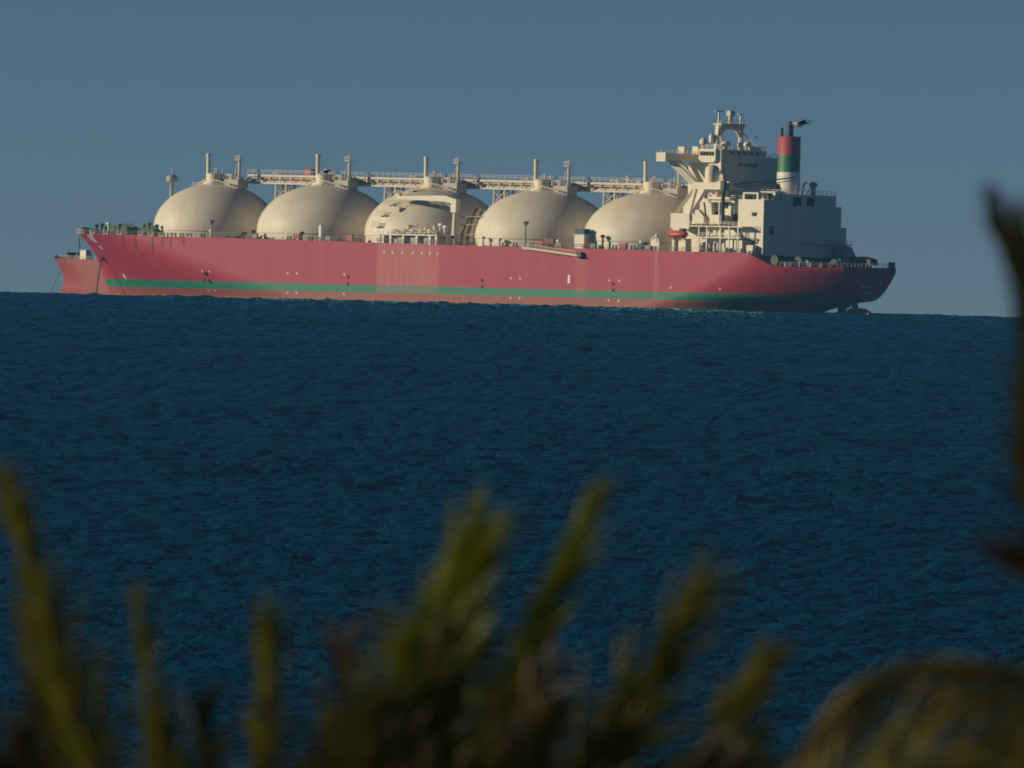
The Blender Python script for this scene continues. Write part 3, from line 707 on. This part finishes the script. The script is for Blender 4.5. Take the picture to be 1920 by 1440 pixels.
# radar mast over the wheelhouse
XM = 77.0
b = MB()
for s, yb_, yt in ((-1,-6.4,-5.2),(1,4.2,3.9)):
    b.beam((XM,yb_,43.0),(XM,yt,50.2),.9,1.1)
    b.beam((XM,yb_-s*3.6 if s<0 else yb_-.4,43.0),(XM,yt-s*.2,48.6),.5)
b.box(XM-.9,XM+.9,-5.6,4.4,48.6,49.6); b.box(XM-1.5,XM+1.5,-5.8,4.6,49.6,50.1)
b.beam((XM,-4.9,47.0),(XM,-3.0,48.7),.8); b.beam((XM,3.6,46.8),(XM,1.8,48.7),.8)
b.beam((XM+.6,4.4,47.6),(XM+5.4,6.2,43.2),.25)
b.rail([(XM+1.4,-5.7,50.1),(XM+1.4,4.5,50.1)],1.0,1.4,.05)
mast = b.build('radar_mast', M['pipe'], ship)
for y, z, w in ((-5.2,53.2,1.6),(3.8,52.6,1.1)):
    b = MB(); b.tube((XM,y,50.1),(XM,y,z),.35,10,.28); b.beam((XM,y-w,z+.15),(XM,y+w,z+.15),.3,.35); b.build('radar_scanner', M['white'], mast, 40)
b = MB(); b.tube((XM,-.4,50.1),(XM,-.4,53.0),.75,10,.5); b.box(XM-.7,XM+.7,-1.3,.7,52.2,53.6); b.build('signal_lamp_stack', M['pipe'], mast, 40)
b = MB(); b.lathe(XM-1,-6.9,[(.2,44.6),(.7,44.9),(.75,46.6),(.4,47.2),(.05,47.3)],12); b.build('satellite_dome', M['white'], mast, 50)
for x, y, r_, h in ((80.4,-6.2,1.35,2.3),(80.6,-.4,.8,2.2),(80.4,3.0,1.1,2.4)):
    b = MB(); b.lathe(x,y,[(r_*.5,43.0),(r_*.55,43.0+h*.3),(r_,43.0+h*.45),(r_,43.0+h*.75),(r_*.6,43.0+h*.95),(.05,43.0+h)],16); b.build('radome', M['cream'], wheel, 50)
b = MB(); b.lathe(77.2,-11.6,[(.5,43.0),(.6,44.0),(1.1,44.4),(1.1,45.2),(.6,45.9),(.05,46.1)],16); b.build('radome', M['cream'], wheel, 50)
b = MB(); b.box(70.0,72.2,-13.8,-12.6,41.6,43.4); b.box(69.9,72.3,-13.9,-12.5,43.4,43.5); b.build('wing_locker', M['cream'], wheel)
b = MB(); b.box(70.2,72.2,-8.0,-6.4,41.6,43.6); b.box(70.1,72.3,-8.1,-6.3,43.6,43.7); b.build('wing_locker', M['cream'], wheel)
b = MB(); b.tube((72.0,-11.4,41.6),(72.0,-11.4,45.6),.1,6); b.build('whip_aerial', M['grey'], wheel)
b = MB(); b.box(81.4,82.8,2.0,5.6,43.0,43.9); b.box(81.3,82.9,1.9,5.7,43.9,44.0); b.build('roof_locker', M['cream'], wheel)
b = MB(); b.tube((82.5,.4,43.0),(82.5,.4,44.2),.3,8); b.lathe(82.5,.4,[(.3,44.1),(.5,44.2),(.4,44.6),(.05,44.7)],10); b.build('roof_vent', M['cream'], wheel)

# funnel
def funnel():
    prof = [(1.06,31.2),(1.03,34.2),(1.0,37.2),(1.0,41.8),(1.0,46.4),(1.02,46.8),(.9,46.85)]
    m_ = MB(); n = 48; ex, ey = 3.3, 2.75
    m_.v = [(97.7+r_*ex*math.cos(2*math.pi*i/n), r_*ey*math.sin(2*math.pi*i/n), z) for r_, z in prof for i in range(n)]
    mi = [0,0,1,2,2,3]
    for k in range(len(prof)-1):
        for i in range(n): m_.f.append((k*n+i,k*n+(i+1)%n,(k+1)*n+(i+1)%n,(k+1)*n+i)); m_.m.append(mi[k])
    m_.f.append(tuple(6*n+i for i in range(n))); m_.m.append(3)
    return m_.build('funnel', [M['white'], paint('funnel_green',(.03,.19,.10),.45), paint('funnel_red',(.46,.06,.07),.45), M['dark']], ship, 40)
fun = funnel()
b = MB(); b.tube((97.9,-.1,46.8),(98.0,-.1,50.1),.95,14,.85); b.tube((97.9,-.1,50.0),(98.4,-.1,50.4),.85,14,.7); b.build('exhaust_pipe', M['dark'], fun, 40)
b = MB(); b.tube((95.4,-.5,46.8),(95.4,-.5,49.2),.42,12); b.tube((96.4,1.2,46.8),(96.4,1.2,48.6),.35,12); b.build('exhaust_pipe', M['dark'], fun, 40)
b = MB()
b.tube((96.0,-2.9,31.2),(96.6,-3.2,34.4),.14,6); b.tube((97.2,-3.1,31.2),(96.6,-3.2,34.4),.14,6); b.build('brace', M['dark'], fun)
b = MB(); b.path([(102.0,1,31.2),(102.0,1.2,33.8),(103.0,1.4,34.6)],.3,8); b.tube((103.0,4.2,31.2),(103.0,4.2,33.6),.7,12); b.lathe(103.0,4.2,[(.7,33.4),(1.2,33.6),(1.1,34.3),(.2,34.8)],14); b.beam((101.6,3.0,31.2),(102.6,4.0,34.2),.2); b.build('casing_vent', M['grey'], house, 40)
# after deck gear
b = MB(); b.prism([(104.2,11.8),(111.0,11.8),(109.0,14.6),(107.2,17.4),(105.8,17.8),(104.2,17.0)], 12.0,16.0); b.build('stern_crane_house', M['grey'], ship)
b = MB(); b.prism([(116.5,12.4),(125.0,12.6),(124.4,14.2),(121.0,14.9),(116.8,14.6)], 3.0,6.0); b.box(118,123,3.4,5.6,11.7,12.5); b.build('stern_cover', M['dark'], ship)
b = MB(); b.box(125.6,126.9,9.4,10.7,11.8,13.6); b.build('stern_post', M['dark'], ship)
b = MB()
for x in (112.6,114.0,116.2,118.4,119.0,121.6,123.8):
    b = MB(); b.tube((x,-(half_breadth(x,dz(x))-.8),dz(x)),(x,-(half_breadth(x,dz(x))-.8),dz(x)+1.1+.5*((x*7)%1)),.28,8)
    b.build('stern_roller', M['white'], ship, 40)
for x, y in ((109.5,-17.5),(113.5,-12.5)): 
    m_ = MB(); m_.tube((0,-1.5,1.4),(0,1.5,1.4),1.35,16); m_.box(-1.1,1.1,-1.8,1.8,0,.4); m_.build('rope_drum', M['dark'], ship, 40, (x,y,dz(x)))
b = MB()
for i, (y0, y1, z) in enumerate(((-3.4,-1.6,6.6),(-1.0,.6,6.6),(-2.6,0.2,5.0))):
    b.add([(127.06,y0,z),(127.06,y1,z),(127.06,y1,z+.35),(127.06,y0,z+.35)],[(0,1,2,3)])
b.build('stern_name', M['mark'], hull)

# ------------------------------------------------------------------ the lifeboat (hangs in the davits of the ship)
boat_loc = Matrix.Rotation(SHIP_RZ, 4, 'Z') @ Vector((76.7,-21.0,18.6))
lb = thing('lifeboat', boat_loc, 'small orange enclosed lifeboat hung beside the cream deck house of the gas carrier', 'lifeboat', SHIP_RZ)
secs = [(-3.6,.35,.9,1.35),(-3.0,.95,.35,1.75),(-1.8,1.25,.1,1.95),(0,1.35,0,2.05),(1.8,1.25,.05,2.1),(2.8,1.0,.15,2.15),(3.3,.6,.4,1.9)]
b = MB(); n = 16
for x, w, z0, z1 in secs:
    zc_, hh = (z0+z1)/2, (z1-z0)/2
    b.v += [(x, w*math.cos(2*math.pi*i/n), zc_+hh*math.sin(2*math.pi*i/n)) for i in range(n)]
for k in range(len(secs)-1):
    for i in range(n): b.f.append((k*n+i,k*n+(i+1)%n,(k+1)*n+(i+1)%n,(k+1)*n+i)); b.m.append(0)
b.f += [tuple(range(n)), tuple((len(secs)-1)*n+i for i in range(n))]; b.m += [0,0]
b.build('boat_hull', M['orange'], lb, 50)
b = MB(); b.box(1.3,2.6,-.75,.75,2.0,2.75); b.build('cockpit', M['dark'], lb)
b = MB(); b.box(-3.2,3.1,-1.42,-1.3,.95,1.1); b.box(-3.2,3.1,1.3,1.42,.95,1.1); b.build('rubbing_strake', M['dark'], lb)

# ------------------------------------------------------------------ the tanker farther out
tk_loc = Vector((-147.4, 500.0, -3.9))
tk = thing('tanker', tk_loc, 'hazy faded red tanker bow showing past the bow of the large gas carrier', 'ship', SHIP_RZ)
tk.scale = (.9, .9, .9)
def tk_hull():
    L, B = 230.0, 32.0; nt, nv = 90, 24
    sh = lambda x: 17.6 - 1.3*min(1, max(0, x/9.0)) - .3*min(1, x/60) if x < 1e9 else 0
    st = lambda z: interp(z, [(-3,3.4),(4.0,2.6),(5.5,2.8),(7.5,4.0),(9.5,4.4),(12,3.7),(15,1.9),(18,0)])
    hb = lambda x, z: B/2*(1-(1-min(1,max(0,(x-st(z))/(34-12*min(1,max(0,(z-3)/12))))))**2.3) * (1 - .5*min(1,max(0,(x-L+30)/30))**2)
    mb = MB(); g = []
    for i in range(nt):
        t = (i/(nt-1))**1.7
        for j in range(nv):
            v = j/(nv-1); z = 9.
            for _ in range(5): x = st(z)+t*(L-st(z)); z = -2+v*(sh(x)+2)
            g.append((x, hb(x,z), z))
    N = nt*nv; mb.v = [(x,-w,z) for x,w,z in g]+[(x,w,z) for x,w,z in g]
    for i in range(nt-1):
        for j in range(nv-1):
            a = i*nv+j
            mb.f.append((a,a+nv,a+nv+1,a+1)); mb.m.append(0); mb.f.append((N+a,N+a+1,N+a+nv+1,N+a+nv)); mb.m.append(0)
        a = i*nv+nv-1; mb.f.append((a,a+nv,N+a+nv,N+a)); mb.m.append(1)
    for j in range(nv-1):
        for i in (0, nt-1): a = i*nv+j; mb.f.append((a,a+1,N+a+1,N+a)); mb.m.append(0)
    return mb.build('hull', [M['far_hull'], M['deck']], tk, 40)
tk_hull()
b = MB(); b.box(19.5,22.4,-8.4,-5.6,15.5,19.3); b.box(19.3,22.6,-8.6,-5.4,19.3,19.5); b.build('winch_house', M['white'], tk)
b = MB(); b.tube((11,0,16),(11,0,24.6),.28,8,.14); b.beam((9.6,0,23.2),(12.4,0,23.2),.2); b.beam((11,0,22),(13.5,0,16.3),.15); b.build('foremast', M['dark'], tk, 40)
b = MB(); b.box(6.5,9.5,-3,3,16.2,17.6); b.tube((8,-3.4,17.8),(8,3.4,17.8),.8,12); b.box(12.5,15.5,-4,3,16.1,17.3); b.tube((14,-4.2,17.6),(14,3,17.6),.7,12); b.tube((17,-3,16),(17,-3,18.6),.5,8); b.build('windlass', M['dark'], tk, 40)
b = MB(); b.rail([(3.0,-2.2,16.9),(9.5,-7.5,16.3),(22,-14.4,16.0),(60,-15.8,15.9)],1.2,2.5,.06); b.build('deck_railing', M['grey'], tk)
b = MB(); b.tube((3.6,-1.6,12.0),(1.4,-5.0,2.0),.10,6); b.build('anchor_chain', M['chain'], tk)

# ------------------------------------------------------------------ birds
def bird(name, loc, s, rz, parts_, label, tilt=0.0):
    white, brown, dark = parts_
    m_ = MB(); n = 12
    prof = [(-.46,.008,.01),(-.42,.022,.02),(-.38,.05,.045),(-.33,.062,.055),(-.26,.085,.095),(-.12,.145,.155),(.05,.14,.14),(.2,.09,.085),(.32,.045,.035),(.46,.06,.015),(.56,.07,.008)]
    cen = [.03,.035,.045,.05,.03,.0,.0,.015,.03,.035,.035]
    for (x, w, h), c in zip(prof, cen): m_.v += [(x, w*math.cos(2*math.pi*i/n), c + h*math.sin(2*math.pi*i/n)) for i in range(n)]
    for k in range(len(prof)-1):
        for i in range(n):
            m_.f.append((k*n+i,k*n+(i+1)%n,(k+1)*n+(i+1)%n,(k+1)*n+i))
            up = math.sin(2*math.pi*(i+.5)/n) > .25
            m_.m.append(1 if (up and k > 4) or k > 7 else (2 if k < 1 else 0))
    m_.f += [tuple(range(n)), tuple((len(prof)-1)*n+i for i in range(n))]; m_.m += [2, 1]
    for sd_ in (-1, 1):                                   # wings, swept back, thick at the root
        st_ = [(.0,.09,.07,.22,.024),(.07,.20,.15,.25,.02),(.2,.31,.17,.22,.014),(.38,.40,.12,.15,.008),(.62,.45,.03,.04,.004)]
        o_ = len(m_.v)
        for x, y, z, c, th in st_:
            m_.v += [(x, sd_*y, z), (x+c*.4, sd_*y, z+th+.012), (x+c, sd_*y, z-.01), (x+c*.4, sd_*y, z-th)]
        for k in range(len(st_)-1):
            for i in range(4):
                m_.f.append((o_+k*4+i,o_+k*4+(i+1)%4,o_+(k+1)*4+(i+1)%4,o_+(k+1)*4+i)); m_.m.append(1 if k < 2 else 2)
        m_.f += [(o_,o_+1,o_+2,o_+3), tuple(o_+(len(st_)-1)*4+i for i in range(4))]; m_.m += [1,2]
    o = m_.build(name, [white, brown, dark], None, 60, loc)
    o.scale = (s,s,s); o.rotation_euler = (tilt, R(-4), rz)
    return tag(o, label, 'bird', 'birds flying above the gas carrier')
fw = paint('feather_white', (.75,.74,.66), .8, amount=.1, scale=6); fb = paint('feather_brown', (.085,.075,.045), .85, amount=.4, scale=9); fd = paint('feather_dark', (.022,.022,.024), .85, amount=.2, scale=8)
bird('gull', (10.85, -2580.0, 7.42+.02), .72, R(6), (fw, fb, fd), 'brown backed gull with white breast gliding just above the striped funnel', R(-8))
bird('dark_bird', (-8.77, -2500.0, 6.38-.3), .42, R(12), (fd, fd, fd), 'small black bird flying above the second cream dome', R(4))
bird('dark_bird', (9.84, -2550.0, 7.67-.3), .26, R(84), (fd, fd, fd), 'tiny distant dark bird banking between the radar mast and the funnel', R(62))

# ------------------------------------------------------------------ palms in the foreground
def leaf_material(name, c1, c2, trans):
    m, n, l, b = nodes_of(name)
    tc = n.new('ShaderNodeTexCoord'); nz = n.new('ShaderNodeTexNoise'); nz.inputs['Scale'].default_value = 5; nz.inputs['Detail'].default_value = 3
    mx = n.new('ShaderNodeMix'); mx.data_type = 'RGBA'; mx.inputs[6].default_value = (*c1,1); mx.inputs[7].default_value = (*c2,1)
    rp = n.new('ShaderNodeMapRange'); rp.inputs[1].default_value = .35; rp.inputs[2].default_value = .65
    l.new(tc.outputs['Object'], nz.inputs[0]); l.new(nz.outputs[0], rp.inputs[0]); l.new(rp.outputs[0], mx.inputs[0])
    b.inputs['Roughness'].default_value = .55; l.new(mx.outputs[2], b.inputs['Base Color'])
    t = n.new('ShaderNodeBsdfTranslucent'); l.new(mx.outputs[2], t.inputs[0])
    ms = n.new('ShaderNodeMixShader'); ms.inputs[0].default_value = trans
    l.new(b.outputs[0], ms.inputs[1]); l.new(t.outputs[0], ms.inputs[2]); l.new(ms.outputs[0], n['Material Output'].inputs[0])
    return m
LEAF = dict(green=leaf_material('frond_green', (.15,.19,.008), (.20,.22,.010), .40),
            olive=leaf_material('frond_olive', (.13,.145,.014), (.19,.18,.026), .35),
            dark=leaf_material('frond_dark', (.050,.054,.011), (.078,.074,.016), .35),  # dark leaf tone, also used to paint shade inside the first crown
            dry=leaf_material('frond_dry', (.12,.085,.045), (.19,.13,.075), .3),
            gold=leaf_material('frond_gold', (.20,.175,.035), (.30,.24,.06), .4),
            brown=leaf_material('frond_brown', (.05,.034,.016), (.10,.072,.03), .25))
BARK = paint('palm_bark', (.13,.095,.065), .9, amount=.5, scale=3)

def bez(pts, t):
    p = [Vector(q) for q in pts]
    while len(p) > 1: p = [a.lerp(b, t) for a, b in zip(p, p[1:])]
    return p[0]
def frond(parent, pts, width, mat, n=70, t0=.22, droop=.06, twist=0.0, lift=.25, ang=(48,16), seed=0, lw=.030, side=(0,-1,0)):
    """one feather frond: arching midrib with two rows of narrow folded leaflets"""
    r_ = random.Random(seed); m_ = MB()
    K = 16; spine = [bez(pts, i/K) for i in range(K+1)]
    for i in range(K): m_.tube(spine[i], spine[i+1], .022*(1-i/K)+.005, 6, .022*(1-(i+1)/K)+.005)
    for i in range(n):
        t = t0 + (1-t0)*(i+.5)/n; p = bez(pts, t); d = (bez(pts, min(1,t+.01)) - bez(pts, t-.01)).normalized()
        s0 = d.cross(Vector(side)).normalized(); u0 = s0.cross(d).normalized()
        s0 = (Matrix.Rotation(twist + r_.uniform(-.7,.7), 3, d) @ s0); u0 = s0.cross(d).normalized()
        w = (t-t0)/(1-t0)
        L = width*(.75+.35*math.sin(math.pi*min(1,w*1.2)))*(1.0-.30*w)
        an = R(ang[0]+(ang[1]-ang[0])*w)
        for s in (-1, 1):
            a = an*r_.uniform(.45,1.35); ll = L*r_.uniform(.55,1.2)*min(1.0, (1.12-w)/.22)
            dr = (d*math.cos(a) + s0*s*math.sin(a) + u0*lift*r_.uniform(.2,1.5)).normalized()
            nrm = dr.cross(s0*s).normalized(); wd = dr.cross(nrm).normalized()
            o_ = len(m_.v); q = 4; wind = Vector((.05,0,0))
            for k in range(q+1):
                f = k/q; c = p + dr*ll*f + Vector((0,0,-1))*droop*ll*f*f + wind*ll*f*f
                ww = lw*(1-f)**.6*(.6+.4*min(1,f*5))*.5
                m_.v += [tuple(c - wd*ww), tuple(c + nrm*ww*.35), tuple(c + wd*ww)]
            for k in range(q):
                b0 = o_+3*k; m_.f += [(b0,b0+1,b0+4,b0+3),(b0+1,b0+2,b0+5,b0+4)]; m_.m += [0,0]
    me = bpy.data.meshes.new('frond'); me.from_pydata(m_.v, [], m_.f); me.materials.append(LEAF[mat]); me.update()
    o = bpy.data.objects.new('frond', me); COL.objects.link(o); o.parent = parent
    return o
def palm(loc, h, label, fronds, seed):
    root = thing('palm_tree', loc, label, 'palm', 0, 'palms in the near foreground')
    t_ = MB(); r_ = random.Random(seed); prof = []
    k = int(h/.22)
    for i in range(k+1):
        z = h*i/k; rr = .30 - .08*(z/h) + (.10 if z < .5 else 0)
        prof += [(rr+.025, z), (rr, z+.11)]
    prof += [(.26,h+.1),(.16,h+.35),(.05,h+.5)]
    t_.lathe(0,0,prof,18); t_.build('trunk', BARK, root, 40)
    for i, fd_ in enumerate(fronds): frond(root, seed=seed*100+i, **fd_)
    return root
# crown of the first palm sits below the picture; its fronds fan up into view (offsets from the crown in metres)
H1 = 6.6; C1 = Vector((0,0,H1+.1))
def up(tip, bend, y=0.0):                   # a rising frond: crown -> knee -> tip
    tip = Vector((tip[0], y, tip[1])); mid = tip*.55 + Vector((bend[0], y*.3, bend[1]))
    return [C1, C1+mid*.5, C1+mid, C1+tip]
F1 = [
    dict(pts=up((-1.02,2.76),(-.10,.05),-.2), width=0.56, mat='olive', twist=.5, ang=(32,16), n=120),
    dict(pts=up((-.92,2.20),(-.25,.10),.4), width=.55, mat='brown', twist=.2, ang=(40,20), n=80),
    dict(pts=up((-.56,2.33),(-.08,.05),.3), width=0.46, mat='olive', twist=.9, ang=(30,16), n=90),
    dict(pts=up((-.06,2.30),(-.02,.05),-.3), width=0.51, mat='olive', twist=.6, ang=(32,16), n=90),
    dict(pts=up((-.30,1.95),(-.12,.05),.5), width=.50, mat='dark', twist=.1, ang=(40,20)),
    dict(pts=up((.70,2.58),(-.10,.0),-.1), width=0.81, mat='green', twist=.15, ang=(38,16), n=240),
    dict(pts=up((.63,2.48),(-.13,.0),.1), width=.72, mat='green', twist=.6, ang=(38,17), n=180),
    dict(pts=up((.60,2.26),(-.06,.0),-.3), width=.50, mat='dark', twist=.2, ang=(26,14), n=110),  # dark leaf colour paints the shaded middle of the centre clump
    dict(pts=up((.24,2.22),(.05,.0),.4), width=0.56, mat='dry', twist=.4, ang=(45,29), n=60),
    dict(pts=up((1.13,2.76),(.0,.0),.1), width=.48, mat='green', twist=.35, ang=(28,13), n=150),
    dict(pts=up((.98,2.15),(.0,.1),-.4), width=0.56, mat='dry', twist=.3, ang=(45,29), n=50),
    dict(pts=up((1.53,2.42),(.10,.05),.3), width=0.68, mat='olive', twist=.4, ang=(38,22), n=130),
    dict(pts=up((1.75,2.18),(.36,.1),-.3), width=0.59, mat='olive', twist=.5, ang=(34,17), n=120),
    dict(pts=up((1.35,2.00),(.0,.2),.5), width=.58, mat='dark', twist=.2, ang=(42,22)),
    dict(pts=up((.60,2.02),(.0,.1),.6), width=.62, mat='dark', twist=.1, ang=(42,22), n=100),
    dict(pts=up((-1.40,1.95),(-.15,.2),.3), width=.58, mat='dark', twist=.1, ang=(42,22), n=100),
    dict(pts=up((1.75,1.80),(.05,.3),.3), width=0.67, mat='olive', twist=.3, ang=(45,24), n=90),
    dict(pts=up((.25,1.92),(.0,.1),-.5), width=.58, mat='brown', twist=.6, ang=(42,22), n=90),
    dict(pts=up((-1.45,2.05),(-.1,.1),-.7), width=.60, mat='dark', twist=.3, ang=(42,24), n=110),  # from here, low dark fronds in front paint shade at the crown's base
    dict(pts=up((-1.05,1.80),(-.1,.1),-.8), width=.60, mat='dark', twist=.5, ang=(42,24), n=110),
    dict(pts=up((.38,2.02),(.0,.1),-.7), width=.62, mat='dark', twist=.4, ang=(44,26), n=130),
    dict(pts=up((1.00,2.02),(.05,.1),-.7), width=.62, mat='dark', twist=.5, ang=(44,26), n=130),
    dict(pts=up((1.62,1.90),(.15,.1),-.7), width=.55, mat='dark', twist=.3, ang=(42,24), n=100),
    dict(pts=up((-.95,1.85),(-.1,.1),-.5), width=.55, mat='brown', twist=.6, ang=(42,22), n=90),
]
palm((-.82, -2960.0, .3-3.48-H1-.1), H1, 'palm whose upright windblown green fronds fan up across the foreground left and centre', F1, 4)
# second palm just outside the right edge: one upright frond, one short level tip, one drooping dry frond
H2 = 8.5; C2 = Vector((0,0,H2+.1))
def pt(*q): return [C2 + Vector(p_) for p_ in q]
F2 = [
    dict(pts=pt((0,0,0),(-.42,-.1,.35),(-.58,-.1,.85),(-.82,0,1.50)), width=.34, mat='dark', twist=.5, ang=(26,12), n=130, t0=.12),
    dict(pts=pt((0,.05,0),(-.46,.1,.35),(-.64,.1,.85),(-.74,.1,1.46)), width=.36, mat='dark', twist=.8, ang=(24,12), n=110, t0=.12),
    dict(pts=pt((0,.1,0),(-.52,.2,.35),(-.62,.2,.80),(-.66,.2,1.40)), width=.42, mat='dark', twist=.2, ang=(24,12), n=170, t0=.10),
    dict(pts=pt((0,-.1,0),(-.48,-.2,.12),(-.74,-.2,.45),(-.68,-.2,1.0)), width=.36, mat='dark', twist=.4, ang=(28,14), n=150, t0=.10),
    dict(pts=pt((0,.15,0),(-.44,.1,.22),(-.66,.1,.55),(-.70,.1,1.15)), width=.36, mat='dark', twist=.8, ang=(28,14), n=150, t0=.10),
    dict(pts=pt((0,0,0),(-.35,-.2,.15),(-.60,-.3,.30),(-.82,-.3,.38)), width=.24, mat='brown', twist=.3, ang=(24,10), n=70),
    dict(pts=pt((0,0,-.25),(-.50,0,-.15),(-1.50,-.2,.52),(-1.48,-.3,-.95)), width=.34, mat='gold', twist=.2, ang=(30,18), n=100, droop=.9, t0=.15, lw=.024, lift=.05),
    dict(pts=pt((0,.2,-.32),(-.50,.3,-.26),(-1.20,.3,.30),(-1.30,.3,-.95)), width=.42, mat='olive', twist=.4, ang=(44,24), n=60, droop=1.0, t0=.15, lw=.022, lift=.05),
    dict(pts=pt((0,.1,-.30),(-.50,.1,-.30),(-.95,.1,.06),(-1.05,.1,-.80)), width=.40, mat='brown', twist=.4, ang=(44,24), n=50, droop=1.0, t0=.15, lw=.022, lift=.05),
    dict(pts=pt((0,-.2,-.15),(-.60,-.3,-.36),(-1.2,-.4,-.42),(-1.72,-.4,-.50)), width=.40, mat='olive', twist=.2, ang=(34,18), n=60, droop=.2),
    dict(pts=pt((0,0,0),(.2,.2,.6),(.5,.3,1.2),(.9,.3,1.6)), width=.5, mat='dark', twist=.2, n=60, ang=(40,20)),
    dict(pts=pt((0,0,0),(.5,-.2,.4),(1.0,-.3,.6),(1.6,-.4,.3)), width=.5, mat='dark', twist=.2, n=60, ang=(40,20)),
]
palm((2.40, -2964.0, .3-1.15-H2-.1), H2, 'palm at the right edge with a dark upright frond and a brown drooping dry frond', F2, 6)

# ------------------------------------------------------------------ haze over the water
def make_haze():
    m_ = MB(); m_.box(-2900,2900,-3200,1500,-150,75)
    mt = bpy.data.materials.new('haze_air'); mt.use_nodes = True; n, l = mt.node_tree.nodes, mt.node_tree.links
    n.remove(n['Principled BSDF'])
    v = n.new('ShaderNodeVolumePrincipled'); v.inputs['Color'].default_value = (.20,.56,1.0,1); v.inputs['Density'].default_value = .00005
    l.new(v.outputs[0], n['Material Output'].inputs['Volume'])
    o = m_.build('haze', mt); o['kind'] = 'stuff'
make_haze()
